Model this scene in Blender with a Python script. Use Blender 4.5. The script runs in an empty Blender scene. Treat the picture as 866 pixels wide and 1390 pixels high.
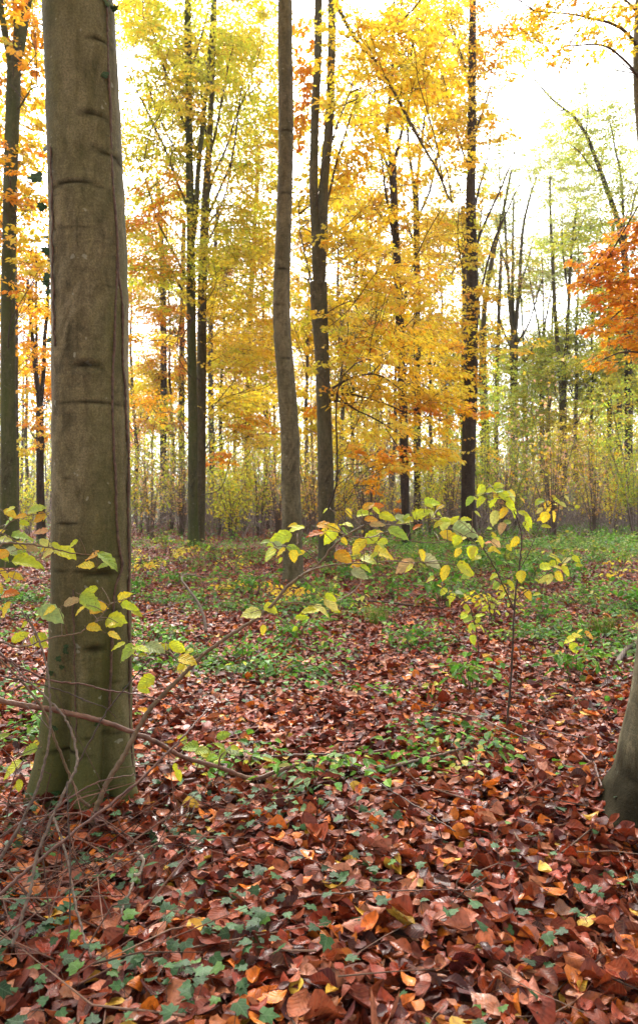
import bpy, math, random
import numpy as np
from mathutils import Vector, Matrix
rng = np.random.default_rng(11)
random.seed(5)
PI = math.pi
# ------------------------------------------------------------------ camera model
F, CX, CY, H = 1011.0, 433.0, 695.0, 1.2
SLOPE = 0.012
sc = bpy.context.scene
COL = sc.collection

def P(px, py, Y):
    """a point at depth Y metres seen at photo pixel px, py"""
    return np.array([(px - CX) / F * Y, Y, H - (py - CY) / F * Y])

_ph = rng.uniform(0, 6.28, 24)
def ground_z(x, y):
    x = np.asarray(x, float); y = np.asarray(y, float)
    z = SLOPE * np.clip(y - 10, 0, 38)
    z = z + 0.030 * np.sin(1.3 * x + _ph[0] + 0.7 * np.sin(0.9 * y + _ph[1])) * np.sin(1.1 * y + _ph[2])
    z = z + 0.016 * np.sin(3.7 * x + _ph[3] + np.sin(2.9 * y + _ph[4])) * np.sin(3.3 * y + _ph[5] + 1.2 * np.sin(2.1 * x))
    z = z + 0.010 * np.sin(9.1 * x + _ph[6] + 1.3 * np.sin(6.3 * y)) * np.sin(8.3 * y + _ph[7])
    for (bx, by, br) in ((-.965, 3.06, .30), (1.30, 2.80, .30), (-.40, 11.8, .3)):
        z = z + .055 * np.exp(-np.clip(np.hypot(x - bx, y - by) - br, 0, None) ** 2 / .02)
    far = np.clip((np.abs(x) - 60) / 200, 0, 1) + np.clip((y - 60) / 200, 0, 1)
    return z + 0.0 * far

def depth_of(py):
    Y = H * F / (py - CY)
    if Y > 10:
        Y = (H + 10 * SLOPE) / ((py - CY) / F + SLOPE)
    return Y

# ------------------------------------------------------------------ mesh builder
class Geo:
    def __init__(s):
        s.v, s.f, s.n = [], [], 0            # f: (faces array k x m, mat, colours, uvs, smooth)
        s.va = []                              # per vertex float attribute
    def add(s, v, f, mat=0, col=None, uv=None, smooth=True, va=None):
        v = np.asarray(v, np.float32).reshape(-1, 3)
        f = np.asarray(f, np.int64)
        s.f.append((f + s.n, mat, col, uv, smooth))
        s.v.append(v); s.n += len(v)
        s.va.append(np.zeros(len(v), np.float32) if va is None else np.asarray(va, np.float32))
    def build(s, name, mats, parent=None, loc=None):
        if loc is None:
            loc = np.array(parent['_loc']) if parent is not None and '_loc' in parent else np.zeros(3)
        me = bpy.data.meshes.new(name)
        V = np.concatenate(s.v) - np.asarray(loc, np.float32)
        nl = sum(f.size for f, *_ in s.f); npoly = sum(len(f) for f, *_ in s.f)
        me.vertices.add(len(V)); me.vertices.foreach_set('co', V.astype(np.float32).ravel())
        me.loops.add(nl); me.polygons.add(npoly)
        li = np.concatenate([f.ravel() for f, *_ in s.f]).astype(np.int32)
        tot = np.concatenate([np.full(len(f), f.shape[1], np.int32) for f, *_ in s.f])
        st = np.concatenate([[0], np.cumsum(tot)[:-1]]).astype(np.int32)
        me.loops.foreach_set('vertex_index', li)
        me.polygons.foreach_set('loop_start', st)
        mi = np.concatenate([np.full(len(f), m, np.int32) for f, m, *_ in s.f])
        sm = np.concatenate([np.full(len(f), b, bool) for f, _, _, _, b in s.f])
        me.polygons.foreach_set('material_index', mi)
        me.polygons.foreach_set('use_smooth', sm)
        if any(c is not None for _, _, c, _, _ in s.f):
            a = me.attributes.new('tint', 'FLOAT_COLOR', 'FACE')
            cc = np.ones((npoly, 4), np.float32); k = 0
            for f, _, c, _, _ in s.f:
                if c is not None: cc[k:k + len(f), :3] = c
                k += len(f)
            a.data.foreach_set('color', cc.ravel())
        if any(u is not None for _, _, _, u, _ in s.f):
            ul = me.uv_layers.new(name='UVMap')
            uu = np.zeros((nl, 2), np.float32); k = 0
            for f, _, _, u, _ in s.f:
                if u is not None: uu[k:k + f.size] = np.asarray(u, np.float32).reshape(-1, 2)
                k += f.size
            ul.data.foreach_set('uv', uu.ravel())
        va = np.concatenate(s.va)
        if np.any(va != 0):
            a = me.attributes.new('scar', 'FLOAT', 'POINT'); a.data.foreach_set('value', va.astype(np.float32))
        for m in mats: me.materials.append(m)
        me.update(calc_edges=True); me.validate()
        o = bpy.data.objects.new(name, me); COL.objects.link(o)
        if parent is not None: o.parent = parent
        else: o.location = loc
        if parent is not None and '_loc' in parent: o['_loc'] = [float(q) for q in parent['_loc']]
        elif parent is None: o['_loc'] = [float(q) for q in loc]
        return o

def thing(name, loc, label, cat, group=None):
    o = bpy.data.objects.new(name, None); COL.objects.link(o)
    o.empty_display_size = 0.2
    o.location = [float(q) for q in loc]
    o['_loc'] = [float(q) for q in loc]
    return tag(o, label, cat, group)
def tag(o, label=None, cat=None, group=None, kind=None):
    if label: o['label'] = label
    if cat: o['category'] = cat
    if group: o['group'] = group
    if kind: o['kind'] = kind
    return o

def spline(pts, n):
    pts = np.asarray(pts, float)
    if len(pts) == 2:
        t = np.linspace(0, 1, n)[:, None]; return pts[0] * (1 - t) + pts[1] * t
    p = np.vstack([2 * pts[0] - pts[1], pts, 2 * pts[-1] - pts[-2]])
    t = np.linspace(0, len(pts) - 1 - 1e-9, n); i = t.astype(int); f = (t - i)[:, None]
    a, b, c, d = p[i], p[i + 1], p[i + 2], p[i + 3]
    return 0.5 * (2 * b + (c - a) * f + (2 * a - 5 * b + 4 * c - d) * f**2 + (3 * b - a - 3 * c + d) * f**3)

def tube(geo, pts, rad, sides=8, mat=0, col=None, knob=0.0, cap=True):
    pts = np.asarray(pts, float); n = len(pts); rad = np.broadcast_to(np.asarray(rad, float), (n,)).copy()
    if knob: rad *= 1 + knob * rng.normal(0, 1, n)
    t = np.gradient(pts, axis=0); t /= np.linalg.norm(t, axis=1)[:, None] + 1e-9
    ref = np.array([0.13, -0.97, 0.21]) if abs(t[:, 1]).mean() < 0.8 else np.array([0.97, 0.1, 0.2])
    a = np.cross(t, ref); a /= np.linalg.norm(a, axis=1)[:, None] + 1e-9
    b = np.cross(t, a)
    th = np.arange(sides) * 2 * PI / sides
    v = pts[:, None] + rad[:, None, None] * (np.cos(th)[None, :, None] * a[:, None] + np.sin(th)[None, :, None] * b[:, None])
    i = np.arange(n - 1)[:, None] * sides; j = np.arange(sides)[None]; k = (j + 1) % sides
    f = np.stack([i + j, i + k, i + sides + k, i + sides + j], -1).reshape(-1, 4)
    geo.add(v, f, mat, None if col is None else np.broadcast_to(col, (len(f), 3)))
    if cap:
        fan = np.arange(1, sides - 1)
        for base, rev in ((0, True), ((n - 1) * sides, False)):
            tri = np.stack([np.full(sides - 2, base), base + fan, base + fan + 1], -1)
            if rev: tri = tri[:, ::-1]
            geo.f.append((tri + geo.n - n * sides, mat, None if col is None else np.broadcast_to(col, (len(tri), 3)), None, False))

def sticks(geo, A, B, C, r0, r1, mat=0, col=None, sides=3):
    """many thin three-point bent sticks at once"""
    N = len(A)
    if N == 0: return
    t = C - A; t /= np.linalg.norm(t, axis=1)[:, None] + 1e-9
    ref = rng.normal(0, 1, (N, 3)); a = np.cross(t, ref); a /= np.linalg.norm(a, axis=1)[:, None] + 1e-9
    b = np.cross(t, a)
    th = np.arange(sides) * 2 * PI / sides
    off = np.cos(th)[None, :, None] * a[:, None] + np.sin(th)[None, :, None] * b[:, None]
    r0 = np.broadcast_to(r0, (N,)); r1 = np.broadcast_to(r1, (N,))
    V = np.stack([A[:, None] + off * r0[:, None, None], B[:, None] + off * ((r0 + r1) / 2)[:, None, None], C[:, None] + off * r1[:, None, None]], 1)
    j = np.arange(sides); k = (j + 1) % sides
    f = np.concatenate([np.stack([q * sides + j, q * sides + k, (q + 1) * sides + k, (q + 1) * sides + j], -1) for q in (0, 1)])
    Fc = (np.arange(N)[:, None, None] * 3 * sides + f[None]).reshape(-1, 4)
    geo.add(V, Fc, mat, None if col is None else np.repeat(np.broadcast_to(col, (N, 3)), 2 * sides, 0))

def norm(a): return a / (np.linalg.norm(a, axis=-1, keepdims=True) + 1e-9)

def leaves(geo, pos, axis, nrm, L, W, col, mat=0, fold=0.25, droop=0.15):
    """many six-point leaves: pos = leaf base"""
    N = len(pos)
    if N == 0: return
    axis = norm(axis); side = norm(np.cross(nrm, axis)); nrm = np.cross(axis, side)
    L = np.broadcast_to(L, (N,))[:, None]; W = np.broadcast_to(W, (N,))[:, None]
    fold = np.broadcast_to(fold, (N,))[:, None]; droop = np.broadcast_to(droop, (N,))[:, None]
    def q(u, v): return pos + axis * L * u + side * W * v + nrm * (fold * W * abs(v) - droop * L * u * u)
    V = np.stack([q(0, 0), q(.28, -.46), q(.68, -.38), q(1, 0), q(.68, .38), q(.28, .46)], 1)
    f = np.array([[0, 3, 2, 1], [0, 5, 4, 3]])
    Fc = (np.arange(N)[:, None, None] * 6 + f[None]).reshape(-1, 4)
    uv = np.array([[0, 0], [1, 0], [.68, -.8], [.28, -1], [0, 0], [.28, 1], [.68, .8], [1, 0]])
    geo.add(V, Fc, mat, np.repeat(np.broadcast_to(col, (N, 3)), 2, 0), np.tile(uv, (N, 1)), smooth=False)

def grid_leaves(geo, pos, yaw, pitch, roll, L, W, col, nu, nv, curl, cup, twist, mat=0, shape='beech'):
    """litter leaves as small curved grids"""
    N = len(pos)
    u = np.linspace(0, 1, nu); v = np.linspace(-1, 1, nv)
    w = np.sin(PI * np.clip(u, 0.001, .999) ** 0.85) ** 0.75
    w[0] = 0.05; w[-1] = 0.03
    U, Vv = np.meshgrid(u, v, indexing='ij')
    Wd = np.repeat(w[:, None], nv, 1)
    ux = (U - .5)[None] * L[:, None, None]
    wav = 1 + 0.10 * np.sin(U[None] * 26 + rng.uniform(0, 6, (N, 1, 1))) * np.abs(Vv)[None]
    vy = (Vv * Wd * .5)[None] * W[:, None, None] * wav
    z = curl[:, None, None] * ((U - .5) ** 2)[None] * L[:, None, None] * 2.0
    z = z + cup[:, None, None] * ((Vv * Wd) ** 2)[None] * W[:, None, None]
    z = z + twist[:, None, None] * ((U - .5) * Vv * Wd)[None] * W[:, None, None]
    z = z + 0.035 * L[:, None, None] * np.sin(5 * U[None] + rng.uniform(0, 6, (N, 1, 1))) * np.sin(3.2 * Vv[None] + rng.uniform(0, 6, (N, 1, 1)))
    p = np.stack([ux, vy, z], -1).reshape(N, -1, 3)
    cy, sy, cp, sp, cr, sr = np.cos(yaw), np.sin(yaw), np.cos(pitch), np.sin(pitch), np.cos(roll), np.sin(roll)
    R = np.empty((N, 3, 3))
    R[:, 0, 0] = cy * cp; R[:, 0, 1] = cy * sp * sr - sy * cr; R[:, 0, 2] = cy * sp * cr + sy * sr
    R[:, 1, 0] = sy * cp; R[:, 1, 1] = sy * sp * sr + cy * cr; R[:, 1, 2] = sy * sp * cr - cy * sr
    R[:, 2, 0] = -sp; R[:, 2, 1] = cp * sr; R[:, 2, 2] = cp * cr
    p = np.einsum('nij,nkj->nki', R, p) + pos[:, None]
    a = np.arange(nu - 1)[:, None] * nv; b = np.arange(nv - 1)[None]
    f = np.stack([a + b, a + nv + b, a + nv + b + 1, a + b + 1], -1).reshape(-1, 4)
    Fc = (np.arange(N)[:, None, None] * nu * nv + f[None]).reshape(-1, 4)
    uvv = np.stack([U, Vv], -1).reshape(-1, 2)[f.ravel()]
    geo.add(p, Fc, mat, np.repeat(col, len(f), 0), np.tile(uvv, (N, 1)))

# ------------------------------------------------------------------ colours (linear albedo)
C_ = dict(gold=(.88, .52, .025), yellow=(.90, .71, .055), orange=(.84, .32, .02), deep=(.80, .25, .018), lime=(.62, .66, .05), green=(.38, .54, .07),
          olive=(.42, .46, .13), grey=(.42, .46, .24), tan=(.66, .42, .18), pink=(.62, .36, .20), rust=(.42, .13, .03), leafgreen=(.11, .24, .04))
def pick(pal, n, jit=.13):
    names = list(pal); w = np.array([pal[k] for k in names], float); w /= w.sum()
    base = np.array([C_[k] for k in names])[rng.choice(len(names), n, p=w)]
    return np.clip(base * (1 + rng.normal(0, jit, (n, 1))) * (1 + rng.normal(0, .05, (n, 3))), .005, .92)

# ------------------------------------------------------------------ materials
def mat(name):
    m = bpy.data.materials.new(name); m.use_nodes = True
    nt = m.node_tree; nt.nodes.clear()
    out = nt.nodes.new('ShaderNodeOutputMaterial')
    return m, nt, out
def nd(nt, t, ins=None, **kw):
    n = nt.nodes.new(t)
    for k, v in kw.items(): setattr(n, k, v)
    for k, v in (ins or {}).items():
        if isinstance(v, bpy.types.NodeSocket): nt.links.new(v, n.inputs[k])
        else: n.inputs[k].default_value = v
    return n
def ramp(nt, fac, stops, interp='LINEAR'):
    n = nt.nodes.new('ShaderNodeValToRGB'); nt.links.new(fac, n.inputs[0])
    n.color_ramp.interpolation = interp
    e = n.color_ramp.elements
    while len(e) < len(stops): e.new(.5)
    for q, (p, c) in zip(e, stops):
        q.position = p; q.color = (*c, 1) if len(c) == 3 else c
    return n.outputs[0]
def mixc(nt, fac, a, b, mode='MIX'):
    n = nt.nodes.new('ShaderNodeMix'); n.data_type = 'RGBA'; n.blend_type = mode
    for k, v in ((0, fac), (6, a), (7, b)):
        if isinstance(v, bpy.types.NodeSocket): nt.links.new(v, n.inputs[k])
        else: n.inputs[k].default_value = v if k == 0 else ((*v, 1) if len(v) == 3 else v)
    return n.outputs[2]
def math_(nt, op, a, b=0.0, clamp=False):
    n = nt.nodes.new('ShaderNodeMath'); n.operation = op; n.use_clamp = clamp
    for k, v in ((0, a), (1, b)):
        if isinstance(v, bpy.types.NodeSocket): nt.links.new(v, n.inputs[k])
        else: n.inputs[k].default_value = v
    return n.outputs[0]
def noise(nt, scale, detail=4, vec=None, rough=.55, dist=0):
    n = nd(nt, 'ShaderNodeTexNoise', {'Scale': scale, 'Detail': detail, 'Roughness': rough, 'Distortion': dist})
    if vec is not None: nt.links.new(vec, n.inputs['Vector'])
    return n.outputs[0]

def bark(name, c_dark, c_mid, c_light, moss=(.06, .075, .02), moss_amt=.5, band=1.0, bump=.5, moss_low=.6):
    m, nt, out = mat(name)
    tc = nd(nt, 'ShaderNodeTexCoord').outputs['Object']
    vert = nd(nt, 'ShaderNodeMapping', {'Vector': tc, 'Scale': (1, 1, .28)}).outputs[0]
    horz = nd(nt, 'ShaderNodeMapping', {'Vector': tc, 'Scale': (1, 1, 5.0)}).outputs[0]
    n1 = noise(nt, 5, 6, vert, .62, .3)
    col = ramp(nt, n1, [(.30, c_dark), (.5, c_mid), (.72, c_light)])
    n2 = noise(nt, 9, 5, horz, .6, .4)
    col = mixc(nt, math_(nt, 'MULTIPLY', ramp(nt, n2, [(.40, (1, 1, 1)), (.56, (0, 0, 0))]), .42 * band), col, [q * .55 for q in c_dark])
    n5 = noise(nt, 21, 4, nd(nt, 'ShaderNodeMapping', {'Vector': tc, 'Scale': (1, 1, .42)}).outputs[0], .65, .8)
    col = mixc(nt, .8, col, ramp(nt, n5, [(.33, (.42, .40, .36)), (.50, (1, 1, 1)), (.68, (1.5, 1.48, 1.42))]), 'MULTIPLY')
    n6 = noise(nt, 3.4, 5, nd(nt, 'ShaderNodeMapping', {'Vector': tc, 'Scale': (1, 1, .5)}).outputs[0], .68, 1.0)
    col = mixc(nt, math_(nt, 'MULTIPLY', ramp(nt, n6, [(.52, (0, 0, 0)), (.62, (1, 1, 1))]), .42), col, [q * 1.25 for q in c_light])
    fine = noise(nt, 140, 3, tc, .7)
    col = mixc(nt, .75, col, ramp(nt, fine, [(.3, (.45, .45, .45)), (.7, (1.5, 1.5, 1.5))]), 'MULTIPLY')
    sepz = nd(nt, 'ShaderNodeSeparateXYZ', {0: tc}).outputs[2]
    low = nd(nt, 'ShaderNodeMapRange', {0: sepz, 1: .0, 2: 1.7, 3: moss_low, 4: 0.0}).outputs[0]
    n3 = noise(nt, 2.3, 5, vert, .6, .6)
    mossf = math_(nt, 'MULTIPLY', math_(nt, 'ADD', ramp(nt, n3, [(.40, (0, 0, 0)), (.62, (1, 1, 1))]), low), moss_amt, True)
    col = mixc(nt, mossf, col, mixc(nt, fine, [q * .5 for q in moss], [q * 1.35 for q in moss]))
    li = noise(nt, 22, 2, tc, .5)
    col = mixc(nt, math_(nt, 'MULTIPLY', ramp(nt, li, [(.70, (0, 0, 0)), (.73, (1, 1, 1))]), .45), col, (.32, .33, .26))
    sc_ = nd(nt, 'ShaderNodeAttribute', attribute_name='scar').outputs['Fac']
    col = mixc(nt, math_(nt, 'MULTIPLY', sc_, .9, True), col, (.012, .010, .007))
    h = math_(nt, 'ADD', math_(nt, 'ADD', math_(nt, 'MULTIPLY', n2, .5), math_(nt, 'MULTIPLY', n5, .5)), math_(nt, 'ADD', math_(nt, 'MULTIPLY', fine, .35), n1))
    bp = nd(nt, 'ShaderNodeBump', {'Strength': bump, 'Distance': .012, 'Height': h})
    b = nd(nt, 'ShaderNodeBsdfPrincipled', {'Base Color': col, 'Roughness': .8, 'Specular IOR Level': math_(nt, 'SUBTRACT', .22, math_(nt, 'MULTIPLY', sc_, .21), True), 'Normal': bp.outputs[0]})
    nt.links.new(b.outputs[0], out.inputs[0]); return m

def crown_mat(name, transl=.5):
    m, nt, out = mat(name)
    t = nd(nt, 'ShaderNodeAttribute', attribute_name='tint').outputs['Color']
    tc = nd(nt, 'ShaderNodeTexCoord').outputs['Object']
    n = noise(nt, 40, 2, tc)
    c = mixc(nt, 1.0, t, ramp(nt, n, [(.3, (.78, .70, .6)), (.7, (1.08, 1.1, 1.1))]), 'MULTIPLY')
    d = nd(nt, 'ShaderNodeBsdfDiffuse', {'Color': c}); tr = nd(nt, 'ShaderNodeBsdfTranslucent', {'Color': c})
    mx = nd(nt, 'ShaderNodeMixShader', {0: transl, 1: d.outputs[0], 2: tr.outputs[0]})
    gl = nd(nt, 'ShaderNodeBsdfGlossy', {'Roughness': .45, 'Color': (1, 1, 1, 1)})
    m2 = nd(nt, 'ShaderNodeMixShader', {0: .035, 1: mx.outputs[0], 2: gl.outputs[0]})
    nt.links.new(m2.outputs[0], out.inputs[0]); return m

def veins(nt, uv, freq, slant, width=.09):
    s = nd(nt, 'ShaderNodeSeparateXYZ', {0: uv}); u, v = s.outputs[0], s.outputs[1]
    av = math_(nt, 'ABSOLUTE', v)
    q = math_(nt, 'SUBTRACT', math_(nt, 'MULTIPLY', u, freq), math_(nt, 'MULTIPLY', av, slant))
    fr = math_(nt, 'ABSOLUTE', math_(nt, 'SUBTRACT', math_(nt, 'FRACT', q), .5))
    side = math_(nt, 'GREATER_THAN', fr, .5 - width)
    mid = math_(nt, 'LESS_THAN', av, .05)
    return math_(nt, 'MAXIMUM', side, mid), fr, av, u

def litter_mat():
    m, nt, out = mat('litter leaf')
    t = nd(nt, 'ShaderNodeAttribute', attribute_name='tint').outputs['Color']
    uv = nd(nt, 'ShaderNodeUVMap', uv_map='UVMap').outputs[0]
    tc = nd(nt, 'ShaderNodeTexCoord').outputs['Object']
    ve, fr, av, u = veins(nt, uv, 8, 2.2)
    vm = ramp(nt, noise(nt, 7, 1, tc), [(.42, (.06,) * 3), (.62, (.5,) * 3)])
    n = noise(nt, 60, 4, tc, .6)
    c = mixc(nt, 1.0, t, ramp(nt, n, [(.32, (.45, .38, .35)), (.52, (1, 1, 1)), (.72, (1.2, 1.12, 1.05))]), 'MULTIPLY')
    c = mixc(nt, math_(nt, 'MULTIPLY', ve, vm), c, mixc(nt, .4, t, (.36, .19, .09)))
    bp = nd(nt, 'ShaderNodeBump', {'Strength': .3, 'Distance': .003, 'Height': math_(nt, 'ADD', fr, math_(nt, 'MULTIPLY', n, .5))})
    ro = ramp(nt, noise(nt, 9, 2, tc), [(.38, (.26,) * 3), (.60, (.66,) * 3)])
    b = nd(nt, 'ShaderNodeBsdfPrincipled', {'Base Color': c, 'Roughness': ro, 'Specular IOR Level': .28, 'Normal': bp.outputs[0]})
    tr = nd(nt, 'ShaderNodeBsdfTranslucent', {'Color': c})
    mx = nd(nt, 'ShaderNodeMixShader', {0: .12, 1: b.outputs[0], 2: tr.outputs[0]})
    nt.links.new(mx.outputs[0], out.inputs[0]); return m

def hazel_mat():
    m, nt, out = mat('hazel leaf')
    oi = nd(nt, 'ShaderNodeObjectInfo'); t = oi.outputs['Color']; rnd = oi.outputs['Random']
    uv = nd(nt, 'ShaderNodeUVMap', uv_map='UVMap').outputs[0]
    tc = nd(nt, 'ShaderNodeTexCoord').outputs['Object']
    sh = nd(nt, 'ShaderNodeVectorMath', {0: tc, 1: nd(nt, 'ShaderNodeCombineXYZ', {0: math_(nt, 'MULTIPLY', rnd, 37.0), 1: rnd, 2: 0.0}).outputs[0]}, operation='ADD').outputs[0]
    ve, fr, av, u = veins(nt, uv, 7, 2.0, .07)
    n = noise(nt, 2.2, 3, sh, .5)
    edge = math_(nt, 'ADD', av, math_(nt, 'MULTIPLY', math_(nt, 'SUBTRACT', n, .5), 2.4))
    hs = nd(nt, 'ShaderNodeHueSaturation', {'Hue': .478, 'Saturation': 1.05, 'Value': 1.10, 'Color': t}).outputs[0]
    c = mixc(nt, ramp(nt, edge, [(.35, (0, 0, 0)), (.95, (1, 1, 1))]), t, hs)
    c = mixc(nt, 1.0, c, ramp(nt, noise(nt, 7, 4, sh), [(.3, (.7, .7, .7)), (.7, (1.12, 1.12, 1.12))]), 'MULTIPLY')
    sp = ramp(nt, noise(nt, 6.5, 3, sh, .5), [(.66, (0, 0, 0)), (.70, (1, 1, 1))])
    c = mixc(nt, math_(nt, 'MULTIPLY', sp, .75), c, (.14, .06, .02))
    c = mixc(nt, math_(nt, 'MULTIPLY', ve, .28), c, mixc(nt, .6, t, (.25, .34, .08)))
    bp = nd(nt, 'ShaderNodeBump', {'Strength': .5, 'Distance': .01, 'Height': fr})
    b = nd(nt, 'ShaderNodeBsdfPrincipled', {'Base Color': c, 'Roughness': .5, 'Specular IOR Level': .4, 'Normal': bp.outputs[0]})
    tr = nd(nt, 'ShaderNodeBsdfTranslucent', {'Color': c, 'Normal': bp.outputs[0]})
    mx = nd(nt, 'ShaderNodeMixShader', {0: .42, 1: b.outputs[0], 2: tr.outputs[0]})
    nt.links.new(mx.outputs[0], out.inputs[0]); return m

def plain(name, c1, c2, scale=30, rough=.75, spec=.3, use_tint=False, bump=.3):
    m, nt, out = mat(name)
    tc = nd(nt, 'ShaderNodeTexCoord').outputs['Object']
    n = noise(nt, scale, 5, tc, .6)
    c = ramp(nt, n, [(.3, c1), (.7, c2)])
    if use_tint:
        c = mixc(nt, 1.0, nd(nt, 'ShaderNodeAttribute', attribute_name='tint').outputs['Color'], ramp(nt, n, [(.3, (.6, .6, .6)), (.7, (1.25, 1.25, 1.25))]), 'MULTIPLY')
    bp = nd(nt, 'ShaderNodeBump', {'Strength': bump, 'Distance': .004, 'Height': n})
    b = nd(nt, 'ShaderNodeBsdfPrincipled', {'Base Color': c, 'Roughness': rough, 'Specular IOR Level': spec, 'Normal': bp.outputs[0]})
    nt.links.new(b.outputs[0], out.inputs[0]); return m

def ground_mat():
    m, nt, out = mat('forest floor')
    tc = nd(nt, 'ShaderNodeTexCoord').outputs['Object']
    n = noise(nt, 14, 6, tc, .65)
    soil = ramp(nt, n, [(.3, (.018, .011, .008)), (.55, (.05, .026, .016)), (.75, (.10, .045, .025))])
    v = nd(nt, 'ShaderNodeTexVoronoi', {'Vector': tc, 'Scale': 16.0})
    leafc = ramp(nt, nd(nt, 'ShaderNodeSeparateXYZ', {0: v.outputs['Color']}).outputs[0], [(0, (.05, .02, .014)), (.5, (.17, .06, .03)), (.8, (.28, .11, .05)), (1, (.36, .17, .09))])
    col = mixc(nt, .6, soil, leafc)
    y = nd(nt, 'ShaderNodeSeparateXYZ', {0: tc}).outputs[1]
    grass = ramp(nt, noise(nt, .6, 5, tc), [(.3, (.10, .17, .05)), (.7, (.22, .27, .11))])
    col = mixc(nt, nd(nt, 'ShaderNodeMapRange', {0: y, 1: 62.0, 2: 74.0}).outputs[0], col, grass)
    bp = nd(nt, 'ShaderNodeBump', {'Strength': .8, 'Distance': .03, 'Height': math_(nt, 'ADD', n, v.outputs['Distance'])})
    b = nd(nt, 'ShaderNodeBsdfPrincipled', {'Base Color': col, 'Roughness': .85, 'Specular IOR Level': .2, 'Normal': bp.outputs[0]})
    nt.links.new(b.outputs[0], out.inputs[0]); return m

M = {}
M['big'] = bark('smooth olive beech bark', (.066, .054, .025), (.136, .114, .060), (.225, .190, .115), (.078, .080, .022), .8, .5, .45, .75)
M['pale'] = bark('pale grey brown beech bark', (.066, .054, .028), (.118, .098, .055), (.185, .155, .094), (.07, .07, .025), .30, .8, .5)
M['edge'] = bark('grey olive beech bark', (.075, .064, .036), (.135, .115, .068), (.21, .18, .115), (.06, .06, .02), .35, .5, .45, .15)
M['brown'] = bark('brown beech bark', (.050, .040, .021), (.088, .071, .038), (.138, .113, .064), (.05, .06, .018), .4, .8, .5)
M['dark'] = bark('dark wet bark', (.022, .014, .010), (.042, .027, .018), (.070, .046, .030), (.035, .035, .012), .3, .7, .6)
M['mossy'] = bark('green mossy bark', (.035, .034, .016), (.062, .062, .024), (.105, .095, .045), (.065, .085, .018), .75, .6, .5)
M['far'] = bark('far grey brown bark', (.055, .043, .035), (.085, .068, .056), (.13, .105, .088), (.06, .07, .03), .45, .6, .3)
M['twig'] = plain('dark twig', (.030, .020, .014), (.075, .050, .034), 40)
M['canopy'] = crown_mat('autumn crown leaf', .52)
M['shrubleaf'] = crown_mat('shrub leaf', .5)
M['litter'] = litter_mat()
M['hazel'] = hazel_mat()
M['ground'] = ground_mat()
M['red'] = plain('reddish cane', (.055, .020, .014), (.155, .068, .048), 55, .5, .5)
M['greytwig'] = plain('grey twig bark', (.060, .040, .030), (.19, .14, .11), 70, .7, .3)
M['stem'] = plain('brown hazel bark', (.095, .060, .032), (.20, .135, .080), 45, .6, .4)
M['darkstem'] = plain('dark sapling bark', (.030, .018, .013), (.075, .045, .030), 60, .5, .4)
M['peel'] = plain('peeling red brown branch', (.060, .024, .015), (.235, .115, .075), 26, .55, .45)
M['paleb'] = plain('bleached bare wood', (.26, .20, .15), (.52, .44, .36), 30, .7, .3)
M['vine'] = plain('ivy vine bark', (.045, .026, .018), (.14, .085, .058), 60, .7, .3)
M['brush'] = plain('thicket twig', (.12, .085, .07), (.24, .18, .15), 10, .8, .2, True)

def green_mat(name, rough=.4, spec=.5, tr=.3):
    m, nt, out = mat(name)
    t = nd(nt, 'ShaderNodeAttribute', attribute_name='tint').outputs['Color']
    uv = nd(nt, 'ShaderNodeUVMap', uv_map='UVMap').outputs[0]
    tc = nd(nt, 'ShaderNodeTexCoord').outputs['Object']
    ve, fr, av, u = veins(nt, uv, 5, 2.0, .06)
    c = mixc(nt, 1.0, t, ramp(nt, noise(nt, 60, 3, tc), [(.3, (.65, .65, .65)), (.7, (1.25, 1.25, 1.25))]), 'MULTIPLY')
    c = mixc(nt, math_(nt, 'MULTIPLY', ve, .3), c, mixc(nt, .5, t, (.3, .4, .25)))
    b = nd(nt, 'ShaderNodeBsdfPrincipled', {'Base Color': c, 'Roughness': rough, 'Specular IOR Level': spec})
    trn = nd(nt, 'ShaderNodeBsdfTranslucent', {'Color': c})
    mx = nd(nt, 'ShaderNodeMixShader', {0: tr, 1: b.outputs[0], 2: trn.outputs[0]})
    nt.links.new(mx.outputs[0], out.inputs[0]); return m
M['cover'] = green_mat('low green leaf', .5, .25, .4)
M['ivy'] = green_mat('ivy leaf', .5, .16, .1)

# ------------------------------------------------------------------ ground sheet
def build_ground():
    xs = np.unique(np.concatenate([np.linspace(-3000, -60, 22), np.linspace(-60, -8, 53), np.linspace(-8, 8, 161), np.linspace(8, 60, 53), np.linspace(60, 3000, 22)]))
    ys = np.unique(np.concatenate([np.linspace(-200, -4, 12), np.linspace(-4, 14, 181), np.linspace(14, 70, 90), np.linspace(70, 3000, 24)]))
    X, Y = np.meshgrid(xs, ys, indexing='ij')
    Z = ground_z(X, Y) - .012
    V = np.stack([X, Y, Z], -1).reshape(-1, 3)
    nx, ny = len(xs), len(ys)
    a = np.arange(nx - 1)[:, None] * ny; b = np.arange(ny - 1)[None]
    f = np.stack([a + b, a + ny + b, a + ny + b + 1, a + b + 1], -1).reshape(-1, 4)
    g = Geo(); g.add(V, f)
    tag(g.build('ground', [M['ground']]), kind='structure')
build_ground()

# ------------------------------------------------------------------ trunks
def smooth_interp(zs, z, a):
    z = np.asarray(z, float); a = np.asarray(a, float)
    o = np.argsort(z); z, a = z[o], a[o]
    m = np.gradient(a, z)
    i = np.clip(np.searchsorted(z, zs) - 1, 0, len(z) - 2)
    h = z[i + 1] - z[i]; t = np.clip((zs - z[i]) / h, 0, 1)
    return (2*t**3 - 3*t**2 + 1) * a[i] + (t**3 - 2*t**2 + t) * h * m[i] + (-2*t**3 + 3*t**2) * a[i+1] + (t**3 - t**2) * h * m[i+1]

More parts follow.
